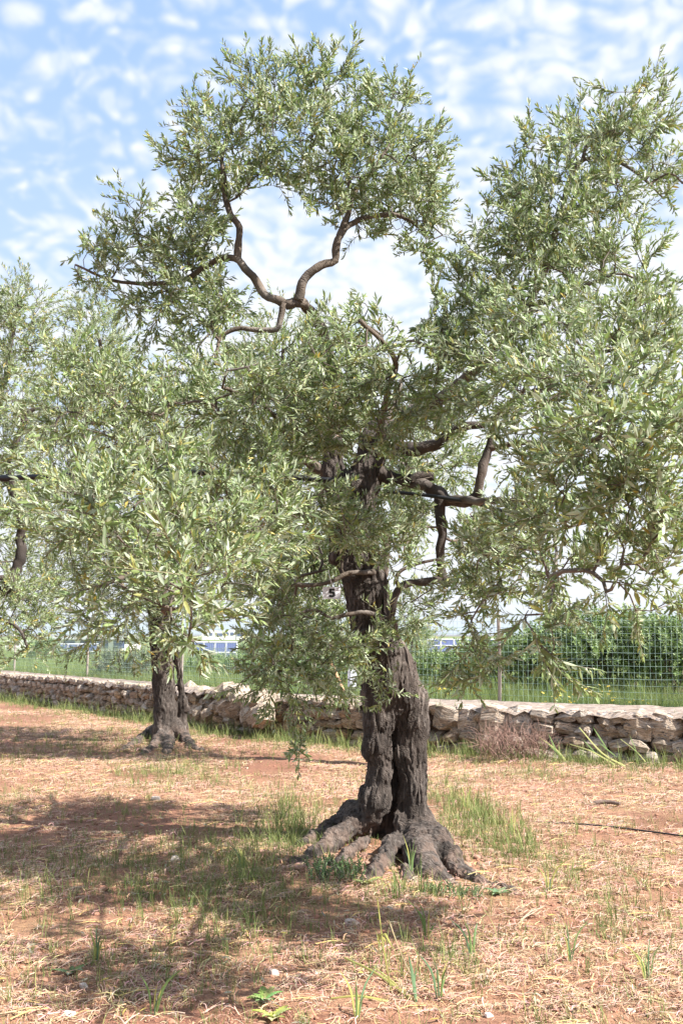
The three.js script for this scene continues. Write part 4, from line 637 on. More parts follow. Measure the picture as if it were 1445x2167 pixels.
// ------------------------------------------------------------------ bushes, grass and weeds
function bushSpray(seed, c0, c1, leafLen, n, len) {
  const R = rng(seed), S = new Soup();
  tubeInto(S, [V(0, 0, 0), V(0.01, len * 0.5, 0), V(0, len, 0.01)], [0.003, 0.0025, 0.0015], 4, [0.14, 0.12, 0.07], 0, 0, false);
  for (let i = 0; i < n; i++) { const t = 0.15 + 0.85 * i / n, az = i * 2.4 + R(), op = 0.5 + R() * 0.8, dir = V(Math.cos(az) * Math.sin(op), Math.cos(op), Math.sin(az) * Math.sin(op)), x = V(-Math.sin(az), 0, Math.cos(az)).applyAxisAngle(dir, R() - 0.5), y = dir.clone().cross(x).normalize(); if (y.y < 0) { y.negate(); x.negate(); } const k = 0.7 + R() * 0.6, c = R() < 0.5 ? c0 : c1; leafInto(S, new THREE.Matrix4().makeBasis(x, y, dir).setPosition(0, len * t, 0), leafLen * (0.7 + R() * 0.6), leafLen * 0.5, hsv(c, k), 0.1, 0.12); }
  return S.geo();
}
const greenSpray = [1, 2, 3].map((i) => bushSpray(300 + i, [0.11, 0.19, 0.035], [0.19, 0.29, 0.06], 0.05, 16, 0.22));
const greySpray = [1, 2].map((i) => bushSpray(320 + i, [0.085, 0.115, 0.055], [0.13, 0.16, 0.08], 0.04, 14, 0.2));
function bush(name, label, seed, blobs, sprays, stemBase) {
  const t = thing(name, label, 'bush'), R = rng(seed), list = sprays.map(() => []), S = new Soup();
  for (const [px, py, rx, ry, z, n] of blobs) {
    const c = P(px, py, z), ax = rx * z / F, ay = ry * z / F, az = (ax + ay) / 2;
    for (let i = 0; i < n; i++) {
      let d; do d = V(R() * 2 - 1, R() * 2 - 1, R() * 2 - 1); while (d.lengthSq() > 1 || d.lengthSq() < 0.25 || (d.y < -0.15 && d.z > 0.1 && R() < 0.75));
      const lump = 1 + 0.35 * n3(d.x * 2.5 + px, d.y * 2.5, d.z * 2.5), p = V(c.x + d.x * ax * lump, Math.max(TOP + 0.02, c.y + d.y * ay * lump), c.z + d.z * az * lump);
      const dir = d.clone().add(V((R() - 0.5) * 0.9, 0.5 + R() * 0.4, (R() - 0.5) * 0.9)).normalize();
      list[Math.floor(R() * sprays.length)].push(orient(dir, R() * 6, 0.8 + R() * 0.6).setPosition(p));
    }
    for (let i = 0; i < 9; i++) { const b = V(c.x + (R() - 0.5) * ax, TOP - 0.05, c.z + (R() - 0.5) * az), e = V(c.x + (R() * 2 - 1) * ax * 0.8, c.y + R() * ay * 0.7, c.z + (R() * 2 - 1) * az * 0.8); tubeInto(S, [b, b.clone().lerp(e, 0.5).add(V((R() - 0.5) * 0.2, 0.1, 0)), e], [0.016, 0.01, 0.005], 5, [0.11, 0.085, 0.06], 0, 0, false); }
  }
  tag(part('stems', S.geo(), M.twig, t), null, null, null, 'stuff');
  const f = new THREE.Group(); f.name = 'leaves'; f.userData.kind = 'stuff'; t.add(f);
  sprays.forEach((g, i) => list[i].length && tag(copies('foliage', g, M.leaf, list[i], f), null, null, null, 'stuff'));
}
bush('hedge_bush', 'bright green bush behind the fence at the right edge of the photo', 61, [[1390, 1390, 62, 62, 17.6, 420], [1440, 1392, 60, 62, 17.4, 380], [1380, 1345, 50, 20, 18, 160]], greenSpray);
bush('hedge_bush', 'largest dark-centred green bush behind the fence, mid right', 62, [[1270, 1395, 75, 62, 18.2, 420], [1210, 1390, 60, 60, 18.6, 330], [1300, 1352, 50, 28, 18.6, 160], [1160, 1365, 40, 30, 19, 150], [1250, 1322, 24, 20, 18.8, 60], [1335, 1318, 18, 18, 18.8, 40], [1192, 1330, 20, 20, 19, 40]], greenSpray);
bush('hedge_bush', 'looser green bush behind the fence between the metal post and the largest bush', 63, [[1120, 1400, 50, 50, 18.8, 260], [1060, 1410, 40, 42, 19.5, 150], [1020, 1395, 46, 30, 20.5, 150]], greenSpray);
bush('hedge_bush', 'low green bush behind the fence directly right of the big trunk', 64, [[930, 1430, 56, 30, 20.5, 220], [985, 1425, 40, 28, 20, 130]], greenSpray);
bush('hedge_bush', 'grey green bush behind the fence left of the smaller olive trunk', 65, [[250, 1412, 46, 26, 26.5, 260], [300, 1415, 34, 26, 25.5, 200]], greySpray);
bush('hedge_bush', 'loose green bush behind the fence, between the hanging branches at the centre', 68, [[560, 1395, 50, 34, 30, 260], [650, 1390, 60, 36, 26, 260], [740, 1390, 60, 40, 24, 260]], greenSpray);
bush('hedge_bush', 'yellowish green bush in front of the white building, far left', 66, [[80, 1385, 28, 20, 38, 260], [105, 1378, 20, 16, 39, 160]], greenSpray);
bush('hedge_bush', 'low green bush behind the fence between the two olive trunks', 67, [[440, 1420, 44, 18, 27, 200], [510, 1425, 40, 20, 25, 200], [690, 1430, 50, 22, 20.5, 220], [600, 1425, 50, 22, 22, 200]], greenSpray);

function tuft(seed, n, h, w, lean, colA, colB) {
  const R = rng(seed), S = new Soup();
  for (let i = 0; i < n; i++) {
    const az = R() * 6.283, r = R() * w, b = V(Math.cos(az) * r, -0.02, Math.sin(az) * r), hh = h * (0.45 + R() * 0.75), ln = lean * (0.3 + R()) * hh, a2 = az + (R() - 0.5) * 2, dir = V(Math.cos(a2), 0, Math.sin(a2)), side = V(-Math.sin(a2 + (R() - 0.5)), 0, Math.cos(a2)), wd = 0.0014 + R() * 0.002, k = R(), c = colA.map((x, j) => lerp(x, colB[j], k)), ids = [];
    for (let j = 0; j <= 3; j++) { const t = j / 3, p = b.clone().addScaledVector(dir, ln * t * t).add(V(0, hh * (t - 0.25 * lean * t * t), 0)), n = V(dir.x * -0.5, 0.6, dir.z * -0.5).normalize(); ids.push(j < 3 ? [S.v(p.clone().addScaledVector(side, wd * (1 - t * 0.6)), n, c), S.v(p.clone().addScaledVector(side, -wd * (1 - t * 0.6)), n, c)] : [S.v(p, n, c)]); }
    for (let j = 0; j < 2; j++) { S.t(ids[j][0], ids[j][1], ids[j + 1][0]); S.t(ids[j][1], ids[j + 1][1], ids[j + 1][0]); } S.t(ids[2][0], ids[2][1], ids[3][0]);
  }
  return S.geo(false);
}
const place = (x, y, z, yaw, s, sy = s) => new THREE.Matrix4().compose(V(x, y, z), new THREE.Quaternion().setFromAxisAngle(UP, yaw), V(s, sy, s));
const G1 = [0.085, 0.15, 0.03], G2 = [0.19, 0.25, 0.06], DRY1 = [0.42, 0.265, 0.17], DRY2 = [0.56, 0.40, 0.27];
{ // green grass coming up through the straw
  const R = rng(91), lists = [[], [], []], geos = [tuft(1, 7, 0.14, 0.06, 0.5, G1, G2), tuft(2, 9, 0.19, 0.06, 0.6, G1, [0.26, 0.28, 0.09]), tuft(3, 10, 0.09, 0.06, 0.8, [0.12, 0.18, 0.05], [0.34, 0.31, 0.12])];
  const wallD = (x, z) => { let m = 1e9; for (const p of WALLPTS) m = Math.min(m, Math.hypot(p.x - x, p.z - z)); return m; }, WALLPTS = frontCurve.getSpacedPoints(90);
  for (let i = 0; i < 42000; i++) {
    const z = -3.6 - Math.pow(R(), 1.25) * 26, x = (R() * 2 - 1) * (-z * 0.34 + 1.1); if (z < -15 && wallD(x, z) < 0.1) continue;
    const d = wallD(x, z); let q = 0.16 + 0.75 * smooth(0.02, 0.4, fbm(x * 0.7 + 4, 7, z * 0.7, 3) + 0.06);
    q += 0.9 * smooth(1.3, 0.15, d); q += 0.7 * Math.exp(-(Math.pow(x + 0.75, 2) / 0.5 + Math.pow(z - TRUNK.z - 0.1, 2) / 0.8)); q += 0.55 * Math.exp(-(Math.pow(x - 1.35, 2) / 0.5 + Math.pow(z - TRUNK.z + 0.5, 2) / 0.8)); q += 0.5 * Math.exp(-(Math.pow(x - TRUNK2.x, 2) / 2 + Math.pow(z - TRUNK2.z, 2) / 2));
    if (z > -5.6 && x < 0) q *= 0.35; if (x > 1.2 && z > -12 && z < -8.6) q *= 0.4;
    if (R() > q) continue;
    const back = FRONT.length && isBehind(x, z); if (back) continue;
    const s = (0.5 + R() * 0.9) * (0.7 + 0.9 * smooth(1.2, 0.1, d)); lists[Math.floor(R() * 3)].push(place(x, gh(x, z), z, R() * 6.28, s * 0.9, s));
  }
  for (const [px, py, sx, sy, n] of [[610, 1760, 90, 70, 330], [520, 1850, 60, 50, 90], [1000, 1740, 90, 50, 300], [1080, 1790, 60, 30, 130], [960, 1690, 50, 30, 80], [400, 1640, 140, 24, 130], [230, 1570, 130, 30, 160], [640, 1560, 90, 30, 150], [250, 1860, 150, 80, 110], [420, 1930, 140, 60, 80], [850, 1900, 90, 14, 50], [1150, 1640, 160, 14, 90], [930, 2050, 120, 60, 60], [1300, 1900, 130, 120, 90]]) for (let i = 0; i < n; i++) { const p = G(px + (R() + R() - 1) * sx * 1.3, py + (R() + R() - 1) * sy * 1.2), s = 0.45 + Math.pow(R(), 2) * 0.95; lists[R() * 3 | 0].push(place(p.x, gh(p.x, p.z), p.z, R() * 6.28, s, s * 1.15)); }
  for (let i = 0; i < 260; i++) { const u = 0.14 + R() * 0.62, a = frontCurve.getPointAt(u), b = backCurve.getPointAt(u), p = a.clone().lerp(b, R() < 0.6 ? 0.9 + R() * 0.1 : R() * 0.15); if (n3(p.x * 1.1, 4, p.z * 1.1) < 0) continue; lists[R() * 3 | 0].push(place(p.x, TOP, p.z, R() * 6.28, 0.5 + R() * 0.5)); }
  for (let i = 0; i < 420; i++) { const u = 0.1 + R() * 0.66, p = frontCurve.getPointAt(u), t = frontCurve.getTangentAt(u); if (n3(p.x * 0.9, 9, p.z * 0.9) < -0.05) continue; const k = t.x < 0 ? 1 : -1, o = 0.05 + R() * 0.5; lists[R() * 2 | 0].push(place(p.x - t.z * -k * o * 0, gh(p.x, p.z), p.z + o, R() * 6.28, 0.8 + R() * 0.6, 1 + R() * 1.3)); }
  const g = new THREE.Group(); g.name = 'grass'; scene.add(g); tag(g, 'thin green grass tufts coming up through the straw and along the wall foot', 'grass', null, 'stuff');
  geos.forEach((q, i) => tag(copies('tufts', q, M.blade, lists[i], g), null, null, null, 'stuff'));
}
function isBehind(x, z) { let best = null, bd = 1e9; for (let i = 0; i <= 60; i++) { const p = frontCurve.getPoint(i / 60), d = Math.hypot(p.x - x, p.z - z); if (d < bd) { bd = d; best = i / 60; } } const p = frontCurve.getPoint(best), t = frontCurve.getTangent(best), n = V(-t.z, 0, t.x); if (n.z < 0) n.negate(); return (x - p.x) * n.x + (z - p.z) * n.z < -0.05; }
{ // mown straw
  const R = rng(101);
  const mat = (seed, n, rad, lift) => { const Q = rng(seed), S = new Soup(); for (let i = 0; i < n; i++) { const a = Q() * 6.283, r = Math.sqrt(Q()) * rad, c = V(Math.cos(r * 9 + a) * r, 0, Math.sin(a) * r), yaw = Q() * 6.283, l = 0.018 + Math.pow(Q(), 2.4) * 0.11, b = (Q() - 0.5) * l * 0.6, h0 = Q() * lift, h1 = Q() * lift, h2 = (Q() - 0.3) * lift * 2.2, u = V(Math.cos(yaw), 0, Math.sin(yaw)), w = V(-u.z, 0, u.x), wd = 0.0006 + Math.pow(Q(), 2) * 0.0016, k = Q(), col = k < 0.12 ? [0.28, 0.18, 0.11] : DRY1.map((x, j) => lerp(x, DRY2[j], Q()) * (0.85 + 0.3 * Q())), ids = []; for (let j = 0; j <= 2; j++) { const t = j / 2 - 0.5, p = c.clone().addScaledVector(u, t * l).addScaledVector(w, b * (t * t * 4 - 1) * 0.4).setY([h0, (h0 + h2) / 2 + 0.006, h2][j]); const nn = V(w.x * 0.3, 1, w.z * 0.3).normalize(); ids.push([S.v(p.clone().addScaledVector(w, wd), nn, col), S.v(p.clone().addScaledVector(w, -wd).add(V(0, wd * 0.8, 0)), nn, col)]); } for (let j = 0; j < 2; j++) { S.t(ids[j][0], ids[j][1], ids[j + 1][0]); S.t(ids[j][1], ids[j + 1][1], ids[j + 1][0]); } } return S.geo(); };
  const geos = [mat(1, 80, 0.17, 0.014), mat(2, 70, 0.2, 0.022), mat(3, 50, 0.16, 0.010)], lists = [[], [], []];
  for (let i = 0; i < 20000; i++) {
    const z = -3.5 - Math.pow(R(), 1.2) * 21, x = (R() * 2 - 1) * (-z * 0.34 + 1.1), s = fbm(x * 0.55, 2, z * 0.55, 4) * 1.6 + 0.12 + 0.4 * smooth(-3, 4, x) - 0.5 * smooth(-5.6, -4.2, z) * smooth(2, -2, x);
    if (R() > 0.03 + 0.42 * smooth(-0.15, 0.55, s + 0.5 * n3(x * 2.3, 6, z * 2.3))) continue; if (z < -11 && isBehind(x, z)) continue;
    const k = R() * 3 | 0, sc = (0.8 + R() * 0.6) * (1 + 0.25 * smooth(-9, -16, z)); lists[k].push(place(x, gh(x, z) + 0.001, z, R() * 6.28, sc));
  }
  const g = new THREE.Group(); g.name = 'straw'; scene.add(g); tag(g, 'dry pale mown straw scattered over the red soil', 'straw', null, 'stuff');
  geos.forEach((q, i) => tag(copies('straws', q, M.straw, lists[i], g), null, null, null, 'stuff'));
  // fallen leaves
  const fs = new Soup(); leafInto(fs, new THREE.Matrix4(), 1, 0.23, [1, 1, 1], 0.12, 0.1); const fl = [], fc = [];
  for (let i = 0; i < 5200; i++) { const z = -3.6 - Math.pow(R(), 1.2) * 13, x = (R() * 2 - 1) * (-z * 0.34 + 0.3); if (R() > 0.25 + 0.75 * Math.exp(-(Math.pow(x + 0.2, 2) + Math.pow(z - TRUNK.z, 2)) / 5)) continue; const l = 0.035 + R() * 0.03, k = R(), v = 0.6 + R() * 0.7; fl.push(new THREE.Matrix4().compose(V(x, gh(x, z) + 0.012 + R() * 0.012, z), new THREE.Quaternion().setFromEuler(new THREE.Euler((R() - 0.5) * 1.1, R() * 6.28, (R() - 0.5) * 1.4)), V(l, l, l))); fc.push(k < 0.5 ? new THREE.Color(0.24 * v, 0.155 * v, 0.09 * v) : k < 0.85 ? new THREE.Color(0.30 * v, 0.27 * v, 0.20 * v) : new THREE.Color(0.36 * v, 0.28 * v, 0.07 * v)); }
  tag(copies('fallen_leaves', fs.geo(), M.straw, fl, scene, fc), 'small dry fallen olive leaves strewn on the soil round the big tree', 'fallen leaves', null, 'stuff');
  // crumbs of red soil
  const clod = new THREE.IcosahedronGeometry(1, 1), cp = clod.attributes.position; for (let i = 0; i < cp.count; i++) { const v = V(cp.getX(i), cp.getY(i), cp.getZ(i)), k = 1 + 0.5 * n3(v.x * 2, v.y * 2, v.z * 2); cp.setXYZ(i, v.x * k, v.y * k * 0.7, v.z * k); } clod.computeVertexNormals(); clod.setAttribute('color', new THREE.Float32BufferAttribute(new Float32Array(cp.count * 3).fill(1), 3));
  const cl = [], cc = [];
  for (let i = 0; i < 16000; i++) { const z = -3.5 - Math.pow(R(), 1.5) * 14, x = (R() * 2 - 1) * (-z * 0.34 + 0.3), r = 0.003 + Math.pow(R(), 6) * 0.016, m = place(x, gh(x, z) + r * 0.2, z, R() * 6, r); if (fbm(x * 0.9, 3, z * 0.9, 3) < -0.12 + R() * 0.3 && z < -11) continue; cl.push(m); const k = 0.75 + R() * 0.5; cc.push(new THREE.Color(0.27 * k, 0.135 * k, 0.09 * k)); }
  for (let i = 0; i < 1500; i++) { const o = i % 3 ? TRUNK : TRUNK2, a = R() * 6.28, q = 0.35 + R() * 0.75, x = o.x - 0.1 + Math.cos(a) * q, z = o.z + 0.2 + Math.sin(a) * q * 0.8, r = 0.005 + Math.pow(R(), 3) * 0.026; cl.push(place(x, gh(x, z) + r * 0.2, z, R() * 6, r)); const k = 0.75 + R() * 0.6; cc.push(new THREE.Color(0.25 * k, 0.15 * k, 0.11 * k)); }
  tag(copies('soil_crumbs', clod, M.soilClod, cl, scene, cc), 'small crumbs of red earth lying among the straw', 'soil crumbs', null, 'stuff');
}
{ // tall weeds of the field behind the fence
  const R = rng(111), geos = [tuft(11, 14, 0.5, 0.16, 0.35, [0.10, 0.165, 0.035], [0.20, 0.26, 0.07]), tuft(12, 12, 0.42, 0.18, 0.45, [0.13, 0.18, 0.05], [0.32, 0.31, 0.12]), tuft(13, 16, 0.34, 0.16, 0.5, [0.09, 0.16, 0.04], [0.17, 0.25, 0.06])], lists = [[], [], []];
  for (let i = 0; i < 15000; i++) {
    const u = 0.08 + R() * 0.84, b = backCurve.getPoint(u), d = 0.08 + Math.pow(R(), 2.2) * 22, x = b.x + (R() - 0.5) * 0.5 - d * 0.35 * (u - 0.2), z = b.z - d; if (Math.abs(x) > -z * 0.36 + 1) continue;
    const s = (0.45 + R() * 0.6) * (1 + 0.25 * n3(x * 0.8, 3, z * 0.8)) * (d < 1 ? 0.65 : 1) * (1 + 0.5 * smooth(4, 14, d)); lists[R() * 3 | 0].push(place(x, TOP - 0.04, z, R() * 6.28, s * 1.1, s));
  }
  const g = new THREE.Group(); g.name = 'tall_grass'; scene.add(g); tag(g, 'tall bright green grass and weeds growing behind the wire fence', 'grass', null, 'stuff');
  geos.forEach((q, i) => tag(copies('tufts', q, M.blade, lists[i], g), null, null, null, 'stuff'));
  // yellow flowers
  const S = new Soup(); for (let k = 0; k < 5; k++) { const a = k * 1.257, c = [0.75, 0.52, 0.03]; const i0 = S.v(V(0, 0, 0), UP, c), i1 = S.v(V(Math.cos(a) * 0.02, 0.004, Math.sin(a) * 0.02), UP, c), i2 = S.v(V(Math.cos(a + 0.9) * 0.02, 0.004, Math.sin(a + 0.9) * 0.02), UP, c); S.t(i0, i2, i1); }
  tubeInto(S, [V(0, -0.3, 0.01), V(0, -0.15, 0), V(0, 0, 0)], [0.002, 0.002, 0.002], 4, [0.1, 0.16, 0.04], 0, 0, false);
  const fl = []; for (const [px, py, z, n, sp] of [[690, 1455, 18.6, 14, 30], [940, 1466, 17.6, 10, 20], [1185, 1478, 16.2, 16, 40], [1250, 1460, 16.6, 8, 40], [1330, 1482, 15.6, 8, 50]]) for (let i = 0; i < n; i++) fl.push(orient(V((R() - 0.5), 1, 0.4).normalize(), R() * 6, 0.9 + R() * 0.6).setPosition(P(px + (R() - 0.5) * sp * 2, py + (R() - 0.5) * 24, z + R() * 0.6)));
  tag(copies('yellow_flowers', S.geo(), M.blade, fl, scene), 'scattered small yellow flowers in the tall grass behind the fence', 'flowers', null, 'stuff');
}

// ------------------------------------------------------------------ single plants and litter on the ground
function bladePlant(name, label, category, at, blades, group) {
  const t = thing(name, label, category, at, group);
  for (const [rows, w, c, kind] of blades) { const pts = curve(rows.map(([x, y, z]) => V(x, y, z)), 0.04), S = new Soup(), n = pts.length; pts.forEach((p, i) => { const tn = pts[Math.min(i + 1, n - 1)].clone().sub(pts[Math.max(0, i - 1)]).normalize(), s = tn.clone().cross(V(0.3, 0.2, 1)).normalize(), ww = w * (kind === 'stem' ? 1 - 0.4 * i / n : Math.sin(Math.PI * (0.12 + 0.88 * i / (n - 1))) + 0.02), nn = s.clone().cross(tn).normalize(); S.v(p.clone().addScaledVector(s, ww), nn, c); S.v(p.clone().addScaledVector(nn, w * 0.35), nn, c); S.v(p.clone().addScaledVector(s, -ww), nn, c); }); for (let i = 0; i + 1 < n; i++) for (let k = 0; k < 2; k++) { const a = i * 3 + k; S.t(a, a + 3, a + 1); S.t(a + 1, a + 3, a + 4); } part(kind === 'stem' ? 'stem' : 'blade', S.geo(false), M.blade, t); }
  return t;
}
const YG = [0.36, 0.36, 0.10], GG = [0.13, 0.21, 0.06], BG = [0.11, 0.19, 0.09];
const gpt = (px, py) => { const p = G(px, py); p.y = gh(p.x, p.z); return p; };
{
  const o = gpt(868, 2108), q = (px, py, h) => { const p = G(px, py); return [p.x - o.x, gh(p.x, p.z) - o.y + h, p.z - o.z]; };
  const up = (px, py, dz = 0) => { const p = P(px, py, -o.z + dz); return [p.x - o.x, p.y - o.y, p.z - o.z]; };
  bladePlant('cut_grass_plant', 'yellowish flattened tall grass plant with two standing stems in the right foreground', 'grass plant', o, [
    [[q(868, 2108, 0), q(800, 2078, 0.03), q(728, 2050, 0.05)], 0.007, YG, 'stem'], [[q(866, 2106, 0), q(830, 2086, 0.02), q(790, 2060, 0.03)], 0.006, YG, 'stem'], [[q(872, 2112, 0), q(848, 2090, 0.01), q(832, 2078, 0.02)], 0.007, [0.4, 0.33, 0.12], 'stem'],
    [[q(828, 2095, 0), up(812, 2010), up(798, 1900)], 0.004, YG, 'stem'], [[up(806, 1990), up(801, 1978, -0.02), up(812, 1975, -0.03), up(832, 2010, -0.04)], 0.006, YG], [[up(806, 2000), up(799, 1985), up(801, 1974)], 0.006, YG],
    [[q(870, 2068, 0), up(845, 2010), up(822, 1946)], 0.0035, [0.42, 0.36, 0.2], 'stem'], [[q(822, 2118, 0), q(760, 2120, 0.02), q(700, 2118, 0.02)], 0.006, YG, 'stem'], [[q(880, 2116, 0), up(872, 2060), up(863, 2016)], 0.008, BG], [[q(882, 2114, 0), up(876, 2080), up(880, 2048)], 0.007, BG], [[q(868, 2070, 0), q(840, 2069, 0.02), q(815, 2070, 0.02)], 0.004, [0.4, 0.32, 0.13], 'stem']]);
}
const bladeSpots = [[755, 2150, 'wide blade grass plant at the bottom edge below the flattened grass'], [930, 2110, 'upright blue green grass plant right of the flattened grass'], [1000, 2030, 'tall leaning grass blades on the straw, right of centre'], [905, 1990, 'short pair of green grass blades left of the pale husk'], [1205, 2040, 'solitary leaning grass blade far right of the flattened grass'], [1370, 2085, 'dark bent grass blade near the right edge'], [1160, 1880, 'stiff brown based grass clump beyond the root tip'], [515, 1850, 'tall grass clump with folded blades left of the tree roots'], [205, 2030, 'lone grass sprout in the lower left sunlight'], [325, 2145, 'single bent blade at the bottom left edge']];
bladeSpots.push([628, 1745, 'tall thin wild barley stems in the shade left of the trunk', 2.2], [590, 1770, 'slender wild grass stems farthest left of the root flare', 1.9], [985, 1715, 'upright thin wild grass stems just right of the trunk', 1.7], [1085, 1775, 'fan of arching grass blades right of the root flare', 1.6], [870, 1862, 'few thin grass stems standing before the right root lump', 1.3]);
bladeSpots.forEach(([px, py, label, tall = 1], i) => { const R = rng(500 + i), o = gpt(px, py), bl = []; for (let k = 0; k < 5 + (i % 3); k++) { const a = R() * 6.28, h = (0.07 + R() * 0.15) * tall, l = h * (0.15 + R() * 0.6); bl.push([[[Math.cos(a) * 0.01, -0.01, Math.sin(a) * 0.01], [Math.cos(a) * l * 0.35, h * 0.6, Math.sin(a) * l * 0.35], [Math.cos(a) * l, h, Math.sin(a) * l]], (0.003 + R() * 0.0025) / tall, R() < 0.3 ? YG : R() < 0.6 ? GG : BG]); } bladePlant('grass_plant', label, 'grass plant', o, bl); });
{ // toothed rosette weeds
  const weed = (px, py, label, k, bright) => { const o = gpt(px, py), t = thing('rosette_weed', label, 'weed', o), R = rng(px); for (let i = 0; i < k; i++) { const S = new Soup(), a = i * 2.399, len = 0.05 + R() * 0.06, rise = 0.35 + R() * 0.5, c = bright.map((x) => x * (0.8 + R() * 0.4)), n = 12; for (let j = 0; j <= n; j++) { const u = j / n, w = len * 0.19 * Math.sin(Math.PI * Math.pow(u, 0.75)) * (j % 2 ? 1.25 : 0.6) + 0.002, p = V(0, len * rise * (u - 0.55 * u * u), len * u); S.v(V(-w, p.y + 0.006, p.z), UP, c); S.v(V(0, p.y, p.z), UP, c); S.v(V(w, p.y + 0.006, p.z), UP, c); } for (let j = 0; j < n; j++) for (let q = 0; q < 2; q++) { const b = j * 3 + q; S.t(b, b + 3, b + 1); S.t(b + 1, b + 3, b + 4); } const m = part('leaf', S.geo(false), M.blade, t); m.rotation.y = a; } };
  weed(560, 2112, 'bright green toothed rosette weed near the bottom edge, larger of two', 11, [0.17, 0.27, 0.06]);
  weed(578, 2148, 'small yellow green rosette weed just below the larger one', 7, [0.28, 0.34, 0.07]);
  weed(152, 2055, 'small dark stalked weed in the lower left sunlight', 5, [0.1, 0.15, 0.05]);
  weed(1052, 1890, 'low round leaved weed beside the right hand root tip', 8, [0.12, 0.22, 0.08]);
  weed(775, 1880, 'pale yellow green weed in front of the middle root', 9, [0.3, 0.34, 0.1]);
}
{ // leafy patch in the lap of the roots
  const t = thing('clover_patch', 'dense patch of small round green leaves between the tree roots', 'ground cover'); t.userData.kind = 'stuff'; const R = rng(700), g = bushSpray(701, [0.10, 0.19, 0.05], [0.17, 0.28, 0.08], 0.017, 16, 0.075), list = [];
  for (let i = 0; i < 80; i++) { const p = gpt(708 + (R() + R() - 1) * 70, 1862 + (R() + R() - 1) * 22); list.push(orient(V((R() - 0.5) * 1.4, 1, (R() - 0.5) * 1.4).normalize(), R() * 6, 0.8 + R() * 0.7).setPosition(p)); }
  for (let i = 0; i < 60; i++) { const p = gpt(955 + (R() - 0.5) * 130, 1893 + (R() - 0.5) * 14); list.push(orient(V((R() - 0.5) * 1.4, 1, (R() - 0.5) * 1.4).normalize(), R() * 6, 0.6 + R() * 0.4).setPosition(p)); }
  tag(copies('leaves', g, M.leaf, list, t), null, null, null, 'stuff');
}
{ // dry brown shrub at the wall and fallen green stalks
  const R = rng(811), a = P(1085, 1560, 14.45), t = thing('dry_shrub', 'tangled dead brown shrub leaning on the right part of the wall', 'dead shrub', V(a.x, 0, a.z)), S = new Soup();
  for (let i = 0; i < 340; i++) { const b = V((R() - 0.5) * 0.9, R() * 0.25, (R() - 0.5) * 0.3 + 0.15), pts = [b]; let d = V((R() - 0.5) * 1.6, 0.7 + R() * 0.6, R() * 0.5 - 0.15).normalize(); for (let k = 0; k < 6; k++) { pts.push(pts.at(-1).clone().addScaledVector(d, 0.035 + R() * 0.05)); d.add(V((R() - 0.5) * 0.9, (R() - 0.62) * 0.7, (R() - 0.5) * 0.7)).normalize(); } const k = 0.7 + R() * 0.6; tubeInto(S, pts, pts.map((_, j) => 0.0035 * (1 - j / 9)), 3, [0.26 * k, 0.165 * k, 0.135 * k], 0, 0, false); }
  tag(part('stems', S.geo(), M.twig, t), null, null, null, 'stuff');
  const lay = (name, label, rows, w) => { const o = rows[0]; bladePlant(name, label, 'grass stalk', o, [[rows.map((p) => p.clone().sub(o).toArray()), w, [0.36, 0.37, 0.14], 'stem'], [[0.4, 0.6, 0.8].map((u, i) => { const p = rows[0].clone().lerp(rows.at(-1), u).sub(o); return [p.x + i * 0.02, p.y + 0.02 + i * 0.05, p.z + 0.03]; }), w * 0.8, GG], [[0.2, 0.35, 0.5].map((u, i) => { const p = rows[0].clone().lerp(rows.at(-1), u).sub(o); return [p.x - i * 0.04, p.y + 0.02 + i * 0.03, p.z + 0.05]; }), w * 0.7, GG]]); };
  lay('fallen_stalk', 'long pale green stalk leaning diagonally on the right part of the wall', [P(1322, 1622, 13.6), P(1275, 1595, 13.55), P(1225, 1540, 13.7)], 0.012);
  lay('fallen_stalk', 'pale green stalk lying low against the wall, left of the diagonal one', [P(1300, 1618, 13.7), P(1250, 1590, 13.75), P(1205, 1575, 14.0)], 0.01);
  lay('fallen_stalk', 'short flowering stalk leaning at the wall near the right edge', [P(1365, 1612, 13.4), P(1345, 1590, 13.4), P(1312, 1564, 13.5)], 0.006);
  lay('fallen_stalk', 'bent yellow green stalk beside the dead shrub', [P(1200, 1615, 14), P(1180, 1590, 14.1), P(1140, 1560, 14.3)], 0.012);
}
for (const [px, py, r, c, label] of [[672, 2057, 0.011, 0.6, 'white pebble in the shade edge left of the flattened grass'], [147, 2150, 0.02, 0.75, 'white flat pebble at the bottom left edge'], [580, 2054, 0.022, 0.5, 'pinkish stone at the lower tip of the shadow'], [1034, 2146, 0.014, 0.7, 'white pebble at the bottom, right of centre'], [1335, 2149, 0.014, 0.75, 'white pebble near the bottom right corner'], [330, 1693, 0.035, 0.45, 'pinkish stone at the back edge of the big shadow'], [372, 1832, 0.03, 0.5, 'pale flat stone in the middle of the big shadow'], [745, 1958, 0.03, 0.45, 'pale rounded stone in the shade in front of the roots'], [178, 2082, 0.018, 0.5, 'tan stone in the lower left sunlight']]) { const p = gpt(px, py), m = part('pebble', stoneGeo(px % 17 + 2), new THREE.MeshStandardMaterial({ color: new THREE.Color(c, c * 0.84, c * 0.74), roughness: 0.9 }), scene); m.position.copy(p).add(V(0, r * 0.4, 0)); m.scale.set(r * 2.6, r * 1.5, r * 2); m.rotation.y = px; tag(m, label, 'pebble'); }
